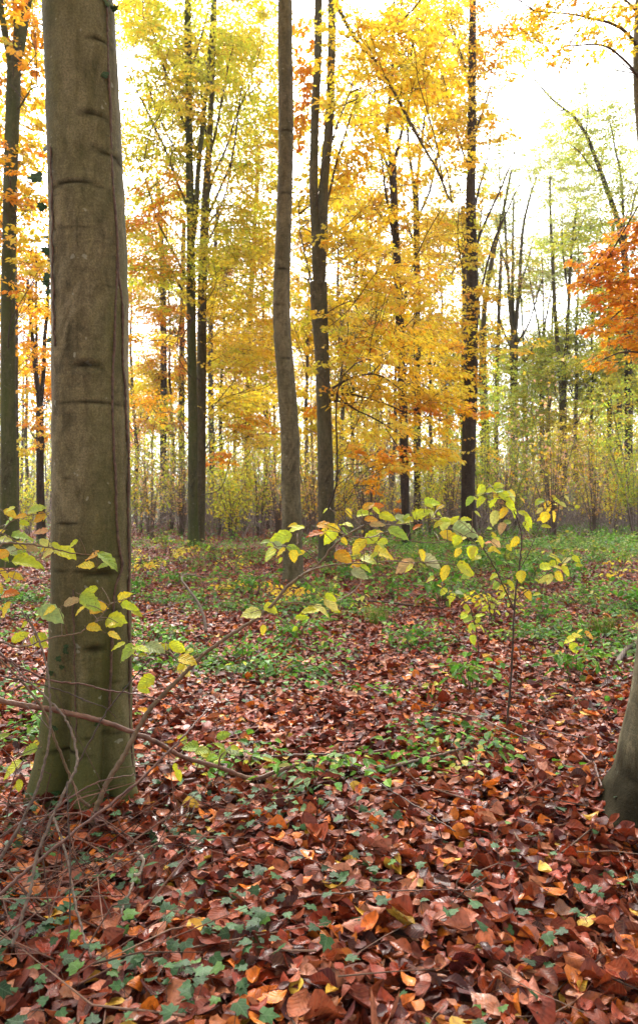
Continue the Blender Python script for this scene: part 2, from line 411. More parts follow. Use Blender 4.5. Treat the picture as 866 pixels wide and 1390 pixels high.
class Trunk:
    """path: photo pixels (px, py, width) from the base upward, at depth Y"""
    def __init__(s, path, Y, dY=0.0):
        path = np.asarray(path, float)
        dep = Y + dY * np.linspace(0, 1, len(path))
        s.z = H - (path[:, 1] - CY) / F * dep
        s.x = (path[:, 0] - CX) / F * dep
        s.y = dep
        s.r = path[:, 2] / F * dep / 2
        s.base = np.array([s.x[0], s.y[0], float(ground_z(s.x[0], s.y[0]))])
    def at(s, z):
        z = np.atleast_1d(z)
        return smooth_interp(z, s.z, s.x), smooth_interp(z, s.z, s.y), smooth_interp(z, s.z, s.r)
    def mesh(s, segs=24, step=.06, wob=.03, lobes=(), scars=(), z0=None, z1=None, fine=0.0):
        z0 = s.base[2] - .12 if z0 is None else z0; z1 = s.z.max() if z1 is None else z1
        n = max(4, int((z1 - z0) / step)); zs = np.linspace(z0, z1, n)
        x, y, r = s.at(np.clip(zs, s.z.min(), None))
        th = np.arange(segs) * 2 * PI / segs
        R = np.repeat(r[:, None], segs, 1)
        T, Z = np.meshgrid(th, zs)
        for k, a in ((1, .6), (2, 1.0), (3, .7), (5, .45), (7, .25)):
            R = R * (1 + wob * a * np.sin(k * T + rng.uniform(0, 6) + 1.3 * np.sin(Z * rng.uniform(.6, 1.6) + rng.uniform(0, 6))))
        if fine:
            for k in range(7):
                R = R + fine * rng.uniform(.4, 1) * np.sin(rng.integers(2, 9) * T + rng.uniform(0, 6) + Z * rng.uniform(-6, 6)) * np.sin(Z * rng.uniform(9, 38) + rng.uniform(0, 6) + 2 * np.sin(T * 2 + rng.uniform(0, 6)))
        hb = Z - s.base[2]
        for (ang, amp, h, wd) in lobes:
            d = np.abs((T - ang + PI) % (2 * PI) - PI)
            R = R + amp * np.exp(-np.clip(hb, 0, None) / h) * np.exp(-(d / wd) ** 2)
        SC = np.zeros_like(R)
        for (ang, zc, ha, th_, dep, lift) in scars:
            d = (T - ang + PI) % (2 * PI) - PI
            zz = Z - zc - lift * (1 - (d / ha) ** 2) * (np.abs(d) < ha * 1.2)
            win = np.clip(1.25 - np.abs(d) / ha, 0, 1) ** .6
            wv = 1 + .4 * np.sin(9 * d + zc * 40)
            g = np.exp(-(zz / (th_ * wv)) ** 2) * win
            R = R - dep * .8 * g + dep * .45 * np.exp(-((zz - 2.2 * th_) / (1.5 * th_)) ** 2) * win + dep * .35 * np.exp(-((zz + 2.4 * th_) / (1.6 * th_)) ** 2) * win
            SC = np.maximum(SC, g)
        V = np.stack([x[:, None] + R * np.cos(T), y[:, None] + R * np.sin(T), Z], -1)
        i = np.arange(n - 1)[:, None] * segs; j = np.arange(segs)[None]; k = (j + 1) % segs
        f = np.stack([i + j, i + k, i + segs + k, i + segs + j], -1).reshape(-1, 4)
        g = Geo(); g.add(V, f, va=SC.ravel())
        c = np.arange(1, segs - 1); top = (n - 1) * segs
        g.f.append((np.stack([np.full(segs - 2, top), top + c, top + c + 1], -1), 0, None, None, False))
        return g
    def surf(s, px, py, lift=0.0):
        Y = float(np.interp(0, [0], [s.y[0]]))
        for _ in range(6):
            z = H - (py - CY) / F * Y
            cx, cy, r = (float(q[0]) for q in s.at(z))
            x = (px - CX) / F * Y
            d = np.clip((x - cx) / r, -.985, .985)
            Y = cy - r * math.sqrt(1 - d * d)
        a = np.array([cx + d * r, Y, z]); nrm = np.array([d, -math.sqrt(1 - d * d), 0])
        return a + nrm * lift, nrm
    def ang(s, px, py):
        a, n = s.surf(px, py); return math.atan2(n[1], n[0]), a[2]

def limb(parent, pts, r0, r1, m, sides=7, n=None, name='limb', knob=.03):
    pts = np.asarray(pts, float)
    n = n or max(8, len(pts) * 5)
    p = spline(pts, n)
    Lw = np.linalg.norm(pts[-1] - pts[0])
    tt = np.linspace(0, 1, n)[:, None]
    for fq in (2, 5, 9): p += np.sin(tt * PI) * Lw * .008 / fq * np.sin(fq * 3.1 * tt + rng.uniform(0, 6, (1, 3)))
    g = Geo(); tube(g, p, np.linspace(r0, r1, n), sides, knob=knob)
    return g.build(name, [m], parent)

def plimb(parent, pix, Y, m, w0, w1, dY=0.0, **kw):
    """a limb along photo pixels; the depth drifts by dY from base to tip"""
    n = len(pix); pts = [P(px, py, Y + dY * i / max(1, n - 1)) for i, (px, py) in enumerate(pix)]
    return limb(parent, pts, w0 / F * Y / 2, w1 / F * Y / 2, m, **kw)

COVER = 1.9
# ------------------------------------------------------------------ crowns of layered sprays
def sprays(g, c, rad, n_leaf, pal, L, trunk_xy, per=26, tw=.9, pitch=-.10, lay=.25):
    nt = max(2, int(n_leaf / per))
    d = rng.normal(0, 1, (nt, 3)); d /= np.linalg.norm(d, axis=1)[:, None]
    cen = c + d * (rng.uniform(0, 1, (nt, 1)) ** .42) * np.asarray(rad)
    out = np.arctan2(cen[:, 1] - trunk_xy[1], cen[:, 0] - trunk_xy[0]) + rng.normal(0, .8, nt)
    pt = rng.normal(pitch, .20, nt); Lt = tw * rng.uniform(.6, 1.3, nt)
    ax = np.stack([np.cos(out) * np.cos(pt), np.sin(out) * np.cos(pt), np.sin(pt)], -1)
    up = np.array([0, 0, 1.0]); sd = norm(np.cross(ax, up)) ; nm = norm(np.cross(sd, ax) + rng.normal(0, .14, (nt, 3)))
    sd = norm(np.cross(ax, nm))
    A = cen - ax * Lt[:, None] * .5
    t = (np.arange(per)[None] + rng.uniform(0, 1, (nt, per))) / per
    s = np.where(np.arange(per) % 2 == 0, 1.0, -1.0)[None] * np.ones((nt, 1))
    off = rng.uniform(0, 1, (nt, per)) ** 1.3 * .42 * (1.1 - t)
    dr = -(t ** 2) * .13
    pos = A[:, None] + ax[:, None] * (Lt[:, None] * t)[..., None] + sd[:, None] * (s * off * Lt[:, None])[..., None] + up * (dr * Lt[:, None])[..., None] + rng.normal(0, .025, (nt, per, 3))
    la = ax[:, None] * rng.uniform(.3, 1.0, (nt, per, 1)) + sd[:, None] * (s * rng.uniform(.3, 1.1, (nt, per)))[..., None] + up * rng.normal(-.28, .25, (nt, per, 1))
    ln = nm[:, None] + rng.normal(0, .34, (nt, per, 3))
    N = nt * per
    Ls = L * rng.uniform(.7, 1.25, N)
    col = pick(pal, nt, .10)[:, None] * .55 + pick(pal, N, .14).reshape(nt, per, 3) * .45
    leaves(g, pos.reshape(-1, 3), la.reshape(-1, 3), ln.reshape(-1, 3), Ls, Ls * rng.uniform(.58, .75, N), col.reshape(-1, 3), 0, rng.uniform(.05, .5, N), rng.uniform(0, .35, N))
    B = A + ax * Lt[:, None] * .5; E = A + ax * Lt[:, None] + up * (-.13 * Lt[:, None])
    sticks(g, A - ax * .25, B, E, .0055, .002, 1)
    return cen

def cluster(g, px, py, rx, ry, Y, pal, cover, trunk, dY=0.0, L=.085, ryd=None, per=26, tw=None):
    """a foliage clump centred at a photo pixel, rx by ry pixels, at depth Y + dY"""
    Yc = Y + dY; s = Yc / F
    c = P(px, py, Yc)
    lp = (L / s) ** 2 * .62 * .50
    n = COVER * cover * PI * rx * ry / lp
    tw = tw or min(1.1, max(.3, rx * s * .9))
    r = (rx * s * 1.3, ryd or max(.5, rx * s * 1.2), ry * s * 1.25)
    sprays(g, c, r, n, pal, L, trunk, per, tw)
    return c

def tree(name, label, path, Y, bm, clusters=(), limbs=(), segs=20, step=.07, wob=.03, lobes=(), scars=(), auto_limb=True, group=None, dY=0.0, fine=0.0, cat='tree', L=.105, CV=1.0, fill=(), asc=16):
    T = Trunk(path, Y, dY)
    root = thing(name, T.base, label, cat, group)
    tr = T.mesh(segs, step, wob, lobes, scars, fine=fine).build('trunk', [bm], root)
    zz = np.linspace(T.z.min() + 1.2, T.z.max() - .1, 60); wood = [np.stack(T.at(zz)[:2] + (zz,), -1)]
    for lb in limbs:
        pix, w0, w1 = lb[:3]; dd = lb[3] if len(lb) > 3 else 0.0
        wood.append(spline([P(px, py, Y + dd * i / max(1, len(pix) - 1)) for i, (px, py) in enumerate(pix)], 30))
        plimb(tr, pix, Y, bm if w0 > 5 else M['twig'] if bm is not M['mossy'] else bm, w0, w1, dd)
    clusters = list(clusters)
    for (x0, x1, y0, y1, n, pal, cov) in fill:
        for i in range(n):
            rx = rng.uniform(24, 44)
            clusters.append((x0 + (x1 - x0) * rng.uniform(), y0 + (y1 - y0) * ((i + rng.uniform()) / n), rx, rx * rng.uniform(.22, .6), pal, cov * rng.uniform(.6, 1.4), rng.normal(0, 2.2)))
    if clusters:
        g = Geo()
        wd0 = np.concatenate(wood); wd0 = wd0[wd0[:, 2] > T.z.min() + 3.0]
        if asc and len(wd0):
            A = wd0[rng.integers(0, len(wd0), asc)]; az = rng.uniform(0, 2 * PI, asc); ln = rng.uniform(1.0, 3.2, asc)
            D = np.stack([np.cos(az) * ln * .55, np.sin(az) * ln * .55, ln * rng.uniform(.5, 1.0, asc)], -1)
            B = A + D * .5 + np.stack([np.cos(az), np.sin(az), -np.ones(asc)], -1) * (ln * .07)[:, None]
            sticks(g, A, B, A + D, .013, .004, 1)
            m_ = asc * 4; ii = rng.integers(0, asc, m_); tt = rng.uniform(.3, .95, (m_, 1)); st = A[ii] + D[ii] * tt
            en = st + rng.normal(0, .45, (m_, 3)) + D[ii] * .22
            sticks(g, st, (st + en) / 2 + rng.normal(0, .05, (m_, 3)), en, .006, .0025, 1)
        for k, cl in enumerate(clusters):
            px, py, rx, ry, pal, cover = cl[:6]
            dy = cl[6] if len(cl) > 6 else rng.uniform(-2.2, 2.2)
            c = cluster(g, px, py, rx, ry, Y, pal, cover * CV, T.base[:2], dy, L)
            if auto_limb:
                wd = np.concatenate(wood); b = c.copy()
                dist = np.linalg.norm(wd - b, axis=1); cost = dist + 1.2 * np.abs((b[2] - wd[:, 2]) - .45 * dist)
                a = wd[np.argmin(cost + rng.normal(0, .15, len(cost)))]
                ln = np.linalg.norm(b - a)
                mid1 = a * .65 + b * .35 + np.array([rng.normal(0, .05), rng.normal(0, .05), .06 * rng.normal(.6, 1.0)]) * ln
                mid2 = a * .3 + b * .7 + np.array([rng.normal(0, .06), rng.normal(0, .06), .05 * rng.normal(.8, 1.0)]) * ln
                e = b + norm(b - a) * rx * Y / F * .6 + np.array([0, 0, -.05 * ln])
                limb(tr, [a, mid1, mid2, b, e], .006 + .0028 * ln, .003, M['twig'], 5, 16)
                for q in range(4):
                    u_ = rng.uniform(.35, .95); st = a * (1 - u_) + b * u_ + np.array([0, 0, .05]) * ln * math.sin(u_ * PI) * .6
                    en = b + rng.normal(0, 1, 3) * np.array([rx, rx, ry]) * Y / F * .6
                    sticks(g, st[None], ((st + en) / 2 + rng.normal(0, .06, 3))[None], en[None], .007, .003, 1)
                # side twigs of the limb
        g.build('crown', [M['canopy'], M['twig']], root)
    return root, T, tr

GOLD = dict(gold=4.5, yellow=6, orange=.5); YEL = dict(yellow=6, gold=2.4, lime=2.0); LIME = dict(lime=5, yellow=3, green=.8); ORA = dict(orange=5, gold=3, deep=.4)
DEEP = dict(orange=5, deep=.8, gold=2.2); OLI = dict(olive=4, lime=2, grey=2); PALE = dict(tan=2, pink=2, gold=1, yellow=1); GRN = dict(lime=3, green=3, yellow=1.2); OG = dict(gold=5, orange=3); GRL = dict(lime=4, green=4, olive=.6, yellow=1)

# 1 the thick beech in front on the left
big_path = [(115, 1092, 140), (117, 1050, 130), (119, 1000, 121), (121, 950, 115), (123, 900, 110), (124, 850, 107), (124.5, 800, 105), (125, 700, 104), (124, 600, 103), (123, 500, 102), (122.5, 400, 102), (119.5, 300, 101), (115.5, 200, 99), (111.5, 100, 97), (106, 0, 95), (101, -100, 93), (92, -300, 88), (84, -600, 80)]
BIGY = 3.06
_T = Trunk(big_path, BIGY)
def scar(px, py, hw, th, dep, lift):
    a, z = _T.ang(px, py); s = BIGY / F
    return (a, z, hw / 51.0, th * s, dep, lift * s)
big_scars = [scar(100, 252, 42, 2.2, .008, 6), scar(118, 498, 18, 4.0, .012, 3), scar(118, 498, 40, .6, .0015, 2), scar(138, 546, 22, 1.6, .006, 0), scar(125, 546, 46, .8, .002, 0), scar(150, 208, 24, 4, .004, -4), scar(164, 226, 14, 3, .002, 2),
             scar(128, 157, 18, 3.5, .006, 3), scar(136, 58, 20, 2.5, .006, 4), scar(80, 310, 10, 2, .004, 2), scar(100, 308, 24, .8, .002, 0), scar(110, 775, 50, 1.4, .006, 0), scar(138, 780, 22, 4.5, .010, 2), scar(105, 757, 60, 1.5, .005, 3), scar(128, 882, 14, 3.5, .010, 1), scar(95, 648, 12, 1.2, .003, 0),
             scar(90, 712, 22, 1.6, .004, 2), scar(128, 930, 30, 1.5, .005, 2), scar(140, 1000, 24, 1.6, .006, 4), scar(90, 1026, 26, 2.2, .008, 5), scar(118, 475, 9, .8, .003, 0), scar(150, 390, 20, .7, .002, 0), scar(130, 610, 30, .8, .0025, 1), scar(110, 830, 48, .9, .003, 2)]
root_big, T_big, trunk_big = tree('beech_tree', 'thick smooth olive-brown beech trunk in front, with ivy stems running up its bark', big_path, BIGY, M['big'], segs=140, step=.011, wob=.012, fine=.0012,
    lobes=[(-2.35, .055, .18, .34), (-1.28, .075, .22, .22), (-.5, .095, .19, .26), (-3.0, .025, .2, .4), (1.2, .07, .2, .5), (2.4, .06, .2, .5), (-1.80, -.095, .36, .15), (-.88, -.06, .30, .11), (-2.75, -.03, .3, .12)], scars=big_scars)

# 2 the beech cut by the right edge
root_right, _, _ = tree('beech_tree', 'smooth beech with a dark swollen base, cut off by the right edge of the picture',
     [(900, 1132, 176), (908, 1095, 158), (914, 1040, 142), (920, 980, 130), (926, 900, 120), (932, 800, 114), (945, 600, 110), (965, 300, 106), (990, 0, 100), (1010, -300, 94)], 2.80, M['edge'], segs=90, step=.018, wob=.02, fine=.0012,
     lobes=[(-2.6, .075, .12, .4), (-1.6, .05, .12, .4), (-.4, .08, .12, .5), (2.5, .08, .12, .5), (1, .08, .12, .5)], scars=[(-2.2, .10, 3.0, .17, .006, .05), (-2.2, .20, 2.0, .05, .012, .03)])

# 3 left forked beech
tree('beech_tree', 'olive-green beech by the left edge, forking into three limbs near the top',
     [(14, 778, 31), (13, 745, 25), (13, 690, 23), (12, 600, 21), (11.5, 500, 20), (12, 400, 19), (14, 300, 18), (16, 200, 18), (19, 120, 19), (20, 88, 19)], 15.2, M['mossy'],
     [(38, 90, 30, 55, GOLD, .8), (44, 220, 26, 50, GOLD, .75), (44, 330, 24, 45, GOLD, .8), (-8, 250, 30, 80, GOLD, .8), (5, 60, 30, 40, OG, .7), (46, 15, 30, 25, OG, .8), (46, 400, 20, 26, YEL, .6)],
     limbs=[([(20, 95), (28, 60), (36, 20), (42, -30), (50, -160)], 15, 8), ([(18, 100), (11, 60), (3, 20), (-4, -40), (-12, -160)], 11, 6), ([(21, 80), (23, 45), (20, 0), (18, -60)], 8, 5), ([(24, 150), (34, 135), (45, 120), (60, 118)], 3, 1.5, -1.0)], fill=[(-20, 66, 0, 470, 13, OG, 1.0), (-10, 66, -20, 420, 8, YEL, .8)], segs=22)
# 4 tree with orange leaves left of the thick trunk
tree('beech_tree', 'thin dark beech with orange leaves, just left of the thick front trunk',
     [(57, 738, 13), (56, 690, 11), (55, 640, 10), (55, 600, 10), (54, 552, 11)], 25, M['dark'],
     [(50, 470, 24, 30, OG, .9), (52, 520, 24, 26, ORA, .9), (50, 575, 26, 22, OG, .8), (60, 600, 14, 10, ORA, .9), (40, 420, 26, 30, YEL, .8), (22, 590, 16, 14, GOLD, .5)],
     limbs=[([(54, 560), (48, 500), (43, 430), (38, 380)], 6, 4), ([(54, 555), (52, 510), (50, 460), (49, 420), (50, 340)], 4.5, 2.5), ([(55, 560), (58, 520), (62, 460), (66, 400), (68, 300)], 6.5, 4), ([(54, 600), (46, 592), (36, 575)], 2.5, 1)], segs=14)
# 5/6 the twin stems
E_cl = [(215, 40, 45, 45, LIME, .75), (205, 140, 40, 50, LIME, .55), (236, 200, 50, 50, LIME, .7), (300, 60, 45, 50, LIME, .75), (350, 60, 45, 55, YEL, 1.0), (335, 150, 50, 55, LIME, .95), (345, 240, 48, 55, YEL, 1.0),
        (300, 310, 45, 42, LIME, 1.0), (345, 330, 42, 42, YEL, 1.0), (215, 290, 40, 40, ORA, .6), (225, 360, 45, 36, LIME, .85)]
tree('beech_tree', 'slender green mossy stem, left of a close pair growing from one spot',
     [(263, 746, 19), (262.5, 720, 15), (262, 690, 14), (262, 600, 13), (261, 500, 13), (259.5, 400, 12), (259, 300, 11), (257, 200, 10), (256, 100, 9.5), (255, 0, 9), (256, -120, 8), (258, -260, 7)], 22.0, M['mossy'],
     E_cl, limbs=[([(261, 330), (268, 275), (274, 180), (280, 110), (287, 40), (291, -40)], 8, 5), ([(258, 285), (240, 245), (225, 205), (208, 170), (190, 130), (172, 95)], 4, 1.5, -.5), ([(257, 190), (240, 140), (220, 80), (200, 20), (190, -10)], 4, 1.5, .6), ([(258, 230), (225, 180), (200, 110), (180, 60)], 3, 1.2, 1.0),
                  ([(259, 390), (240, 350), (215, 300), (200, 255), (185, 210)], 3.4, 1.2, -.8), ([(260, 420), (235, 370), (205, 330), (180, 300)], 2.8, 1, .5), ([(256, 110), (270, 60), (285, 10)], 3.5, 1.5)], fill=[(172, 265, 0, 430, 16, LIME, .8), (172, 262, 0, 230, 12, YEL, 1.0), (172, 262, 100, 500, 6, YEL, .7), (176, 262, 240, 560, 6, OG, .9)], segs=18)
F_cl = [(340, 410, 48, 36, YEL, 1.1), (300, 405, 40, 30, YEL, .9), (350, 470, 40, 34, GOLD, 1.1), (305, 475, 38, 26, YEL, 1.0), (345, 530, 44, 22, YEL, 1.1), (312, 545, 40, 20, YEL, .9), (355, 575, 34, 10, OG, 1.2), (300, 625, 22, 12, ORA, 1.3), (320, 585, 20, 8, GOLD, 1.0)]
tree('beech_tree', 'brown slender stem, right of a close pair, with many limbs rising steeply',
     [(271, 738, 17), (271, 715, 15), (272, 690, 14), (273, 600, 13), (274, 500, 12.5), (275, 400, 12), (277, 330, 12), (280, 262, 11), (284, 200, 8), (288, 120, 6.5), (291, 40, 5.5), (294, -60, 5)], 22.8, M['brown'],
     F_cl, limbs=[([(279, 280), (292, 235), (305, 205), (318, 165), (332, 130)], 4, 1.5, .6), ([(279, 300), (300, 255), (315, 215), (322, 160), (330, 110)], 4, 1.4, -.6), ([(282, 230), (296, 160), (310, 90), (325, 40)], 3.5, 1.4, .5), ([(278, 310), (300, 280), (312, 235), (316, 200)], 3.2, 1.2, 0.4), ([(283, 210), (277, 150), (270, 90), (262, 20)], 3.5, 1.6, .8), ([(277, 340), (296, 300), (306, 270), (318, 250)], 2.6, 1, -.9), ([(276, 400), (296, 385), (320, 376), (345, 372)], 2.6, 1, -1.0)], fill=[(255, 395, -20, 420, 22, LIME, .9), (262, 395, 300, 620, 14, YEL, .9)], segs=16)
# 7 the pale wavy beech
root_pale, _, _ = tree('beech_tree', 'pale grey-brown beech trunk with a wavy bend, bare of branches, mid-clearing',
     [(399, 802, 38), (398, 787, 31), (397.5, 760, 28), (397, 740, 27), (396, 690, 26), (394.5, 640, 25), (394, 600, 25), (391.5, 560, 25), (387, 500, 24), (383, 450, 24), (382, 400, 23), (384, 340, 21.5), (386, 280, 20.5), (388, 200, 20), (388, 120, 20), (387, 50, 20), (387, 0, 20), (387, -80, 19), (389, -300, 17)], 11.8, M['pale'],
     segs=48, step=.035, wob=.022, fine=.002, lobes=[(-2.5, .04, .12, .5), (-.6, .04, .12, .5), (1.5, .04, .12, .6)],
     scars=[(-1.5, 5.0, .9, .02, .006, .02), (-1.9, 4.45, .8, .012, .005, 0), (-1.2, 3.6, .8, .012, .004, .01), (-1.5, 7.2, .9, .02, .006, 0), (-1.6, 2.9, 1.0, .01, .004, 0), (-1.3, 6.2, .8, .012, .005, .02), (-1.7, 1.7, .8, .012, .004, 0)])
# 8 the beech that forks low
G_cl = [(490, 90, 46, 60, GOLD, .8, -1.0), (545, 60, 48, 45, GOLD, .9), (575, 120, 38, 40, GOLD, .75), (480, 220, 36, 46, GOLD, .75), (510, 170, 36, 36, GOLD, .75), (470, 330, 32, 36, YEL, .8), (520, 350, 46, 32, GOLD, .85), (495, 410, 46, 30, YEL, 1.1, .5), (560, 400, 42, 28, GOLD, .95),
        (480, 470, 42, 28, YEL, 1.1), (540, 470, 50, 28, GOLD, 1.15, 1.0), (500, 530, 48, 20, GOLD, 1.2), (565, 520, 48, 24, GOLD, 1.2), (590, 555, 50, 14, OG, 1.3, .4), (640, 562, 38, 8, ORA, 1.3, .2), (530, 575, 46, 14, GOLD, 1.0), (475, 600, 38, 16, YEL, .9, 1.6), (525, 630, 40, 18, ORA, .9, 1.8), (500, 660, 28, 10, OG, .7, 1.5), (422, 560, 20, 30, YEL, .8, 2.5), (418, 440, 22, 50, YEL, .9, 2.5), (415, 300, 18, 60, YEL, .8, 2.5), (415, 120, 20, 80, OG, 1.0, 3.0)]
tree('beech_tree', 'beech forking into two close upright stems, with layered golden sprays to its right',
     [(445, 771, 29), (444, 750, 24.5), (443, 700, 22), (441, 620, 21), (439, 540, 20), (436.5, 470, 20), (433.5, 420, 22), (432, 384, 23)], 16.2, M['brown'], G_cl,
     limbs=[([(434, 410), (428, 345), (427, 260), (429, 180), (432, 100), (434, 0), (436, -120), (436, -260)], 14, 9), ([(432, 420), (437, 350), (439.5, 290), (441.5, 220), (445, 130), (448, 60), (451, -20), (455, -120), (458, -250)], 15, 9),
            ([(441, 534), (455, 525), (475, 513), (500, 508), (520, 512), (545, 530)], 4, 1.4, -.3), ([(442, 538), (460, 535), (485, 538), (520, 547), (560, 563), (600, 570)], 4, 1.2, .3), ([(443, 543), (465, 546), (485, 557), (515, 572), (540, 588)], 3.6, 1.2, -.6),
            ([(452, -40), (459, 12), (480, 50), (510, 85), (535, 125), (560, 170), (590, 220), (606, 262), (613, 275)], 6.5, 1.6, -1.2), ([(510, 85), (525, 60), (545, 30), (570, 0), (580, -30)], 3.5, 1.5, -.6), ([(440, 290), (455, 230), (475, 160), (490, 120)], 3.6, 1.3, .4), ([(443, 215), (462, 160), (480, 110), (490, 70)], 3, 1.2, .8), ([(432, 410), (420, 370), (408, 320), (405, 270)], 3, 1.1, .7)], fill=[(405, 470, 0, 600, 9, YEL, .8), (440, 600, 0, 420, 20, GOLD, .8), (450, 620, 400, 640, 10, GOLD, 1.0), (460, 610, 380, 620, 5, OG, .6), (400, 620, -30, 140, 8, YEL, .9)], segs=30, step=.05, fine=.002, lobes=[(-2.4, .04, .14, .5), (-.7, .05, .14, .5), (1.4, .05, .14, .6)])
# 9 / 10 dark trunks in the gold foliage
tree('beech_tree', 'dark thin trunk rising through the golden sprays, its base just right of the forked beech',
     [(552, 748, 16), (551, 725, 12.5), (549, 650, 12), (547, 560, 12), (544, 480, 11.5), (541, 400, 11), (537, 320, 10.5), (533.5, 250, 10), (532, 212, 11)], 22.5, M['dark'],
     [(535, 250, 36, 40, GOLD, .6), (550, 300, 34, 30, GOLD, .6), (515, 290, 28, 36, GOLD, .6), (560, 450, 32, 24, GOLD, .8), (610, 500, 40, 26, GOLD, 1.1), (600, 440, 36, 24, GOLD, .8), (540, 690, 18, 10, ORA, .5), (570, 610, 22, 20, ORA, .7), (620, 470, 24, 16, OG, .7)],
     limbs=[([(532, 222), (526, 180), (530, 120), (533, 60), (536, -40)], 6, 3), ([(532, 225), (541, 195), (548, 160), (556, 90), (565, 20)], 5.5, 2.5, .8), ([(533, 250), (522, 215), (513, 180), (508, 120)], 5, 2.2, .5), ([(536, 330), (528, 290), (520, 230), (515, 195)], 4.5, 2, -.7)], fill=[(470, 640, 200, 640, 14, YEL, .75)], segs=16)
tree('beech_tree', 'dark thin trunk close behind and right of another, amid golden leaves',
     [(567, 724, 12), (566.5, 690, 10.5), (566, 560, 10), (566, 480, 9.5), (565.5, 400, 9), (565, 300, 8.5), (563, 245, 8.5)], 31, M['dark'],
     [(600, 120, 44, 60, YEL, .8), (545, 150, 40, 50, GOLD, .7), (520, 60, 40, 50, GOLD, .9), (580, 40, 44, 44, GOLD, .9), (480, 150, 36, 50, YEL, .8), (610, 270, 36, 44, YEL, .5), (450, 250, 30, 60, YEL, .7), (580, 330, 40, 40, GOLD, .7), (590, 250, 36, 40, YEL, .5), (575, 430, 36, 26, GOLD, .8), (530, 430, 30, 40, YEL, .7), (600, 380, 30, 30, GOLD, .6)],
     limbs=[([(563, 258), (556, 215), (553, 160), (550, 90)], 5, 2.2), ([(564, 258), (570, 205), (578, 150), (588, 95)], 5, 2.2, .6), ([(565, 300), (580, 265), (592, 220), (600, 170)], 4, 1.8, -.5), ([(565, 340), (552, 300), (545, 250)], 3.5, 1.5, .4)], fill=[(460, 660, 0, 620, 20, YEL, .75), (480, 700, -30, 200, 12, YEL, .9)], segs=14)
# 11 dark straight trunk
tree('beech_tree', 'dark straight single trunk, the sturdiest of those right of centre, with upswept side limbs',
     [(636, 744, 26), (635.5, 720, 21.5), (635, 690, 20), (636, 600, 18.5), (638, 540, 18), (640, 470, 17), (641, 400, 16), (639.5, 330, 14), (638.5, 270, 13), (640, 200, 12), (640, 120, 10.5), (641, 40, 9.5), (642, -60, 8), (644, -200, 6)], 22.9, M['dark'],
     [(648, 408, 30, 16, GOLD, 1.1, -1), (640, 150, 32, 36, GOLD, .75), (610, 60, 40, 42, GOLD, .7), (655, 55, 36, 42, OG, .7), (600, 180, 30, 36, GOLD, .55), (690, 30, 30, 26, ORA, .5), (625, 215, 22, 20, GOLD, .6), (610, 300, 26, 30, GOLD, .4), (600, 10, 40, 26, GOLD, .7)],
     limbs=[([(641, 350), (655, 310), (672, 270), (690, 230), (704, 190)], 4, 1.4, .6), ([(640, 300), (650, 255), (662, 215), (668, 150)], 3.6, 1.3, .9), ([(641, 430), (655, 385), (668, 335), (690, 280), (705, 250)], 4, 1.4, -.6), ([(641, 190), (655, 150), (668, 110), (682, 75)], 3.5, 1.3), ([(639, 240), (625, 195), (612, 150), (600, 100)], 3.2, 1.2, .6), ([(641, 390), (648, 340), (652, 300), (655, 250)], 3, 1.2, 1), ([(641, 130), (630, 90), (618, 50), (605, 10)], 3, 1.2, -.4)], fill=[(570, 690, 0, 360, 13, GOLD, .9), (590, 700, 380, 620, 7, GOLD, .7)], segs=24)
# 12 the leaning trunk at the upper right edge, owner of the orange boughs
tree('beech_tree', 'leaning grey trunk at the upper right edge, carrying the bright orange boughs',
     [(907, 790, 34), (905, 760, 27), (904, 680, 25), (901, 560, 24), (895, 430, 23), (886, 300, 22), (876, 200, 20), (869, 110, 19), (868, 60, 18), (870, 0, 17), (876, -100, 16), (884, -260, 14)], 12.0, M['pale'],
     [(838, 345, 28, 24, DEEP, 1.1, -.6), (812, 365, 28, 20, DEEP, 1.1, -.8), (790, 378, 20, 12, DEEP, 1.0, -1), (845, 385, 30, 22, ORA, 1.2, -.6), (820, 405, 28, 14, ORA, 1.1, -.9), (850, 430, 26, 16, ORA, 1.1, -.5), (812, 448, 26, 9, ORA, 1.1, -1), (845, 470, 28, 12, OG, 1.0, -.5), (815, 492, 24, 8, OG, .9, -.9), (858, 310, 18, 20, DEEP, 1.1, -.4),
      (770, 30, 34, 26, GOLD, .42, -1.5), (735, 20, 30, 22, GOLD, .36, -1.8), (810, 35, 34, 24, GOLD, .42, -1), (760, 60, 26, 18, GOLD, .4, -1.2), (815, 65, 30, 16, GOLD, .3, -.8), (850, 25, 24, 22, GOLD, .5, -.5), (780, 80, 20, 6, GOLD, .45, -1.3), (845, 62, 20, 20, GOLD, .35, -.3), (718, 40, 16, 10, GOLD, .35, -1.9), (870, 420, 20, 60, ORA, 1.0, -.3)], limbs=[([(885, 300), (868, 315), (848, 335), (822, 352), (790, 378)], 5, 1.5, -1.0), ([(893, 410), (872, 412), (848, 418), (815, 445)], 4, 1.3, -1.0), ([(897, 480), (875, 478), (845, 478), (808, 492)], 4, 1.3, -1.0), ([(871, 70), (845, 40), (810, 25), (770, 20), (725, 15)], 5, 1.3, -1.8), ([(869, 110), (850, 85), (820, 62), (780, 62), (755, 66)], 4, 1.2, -1.2), ([(868, 20), (840, -5), (790, -10), (730, 5)], 4, 1.3, -1.8)], segs=24, step=.06, L=.075, CV=1.8, auto_limb=False)

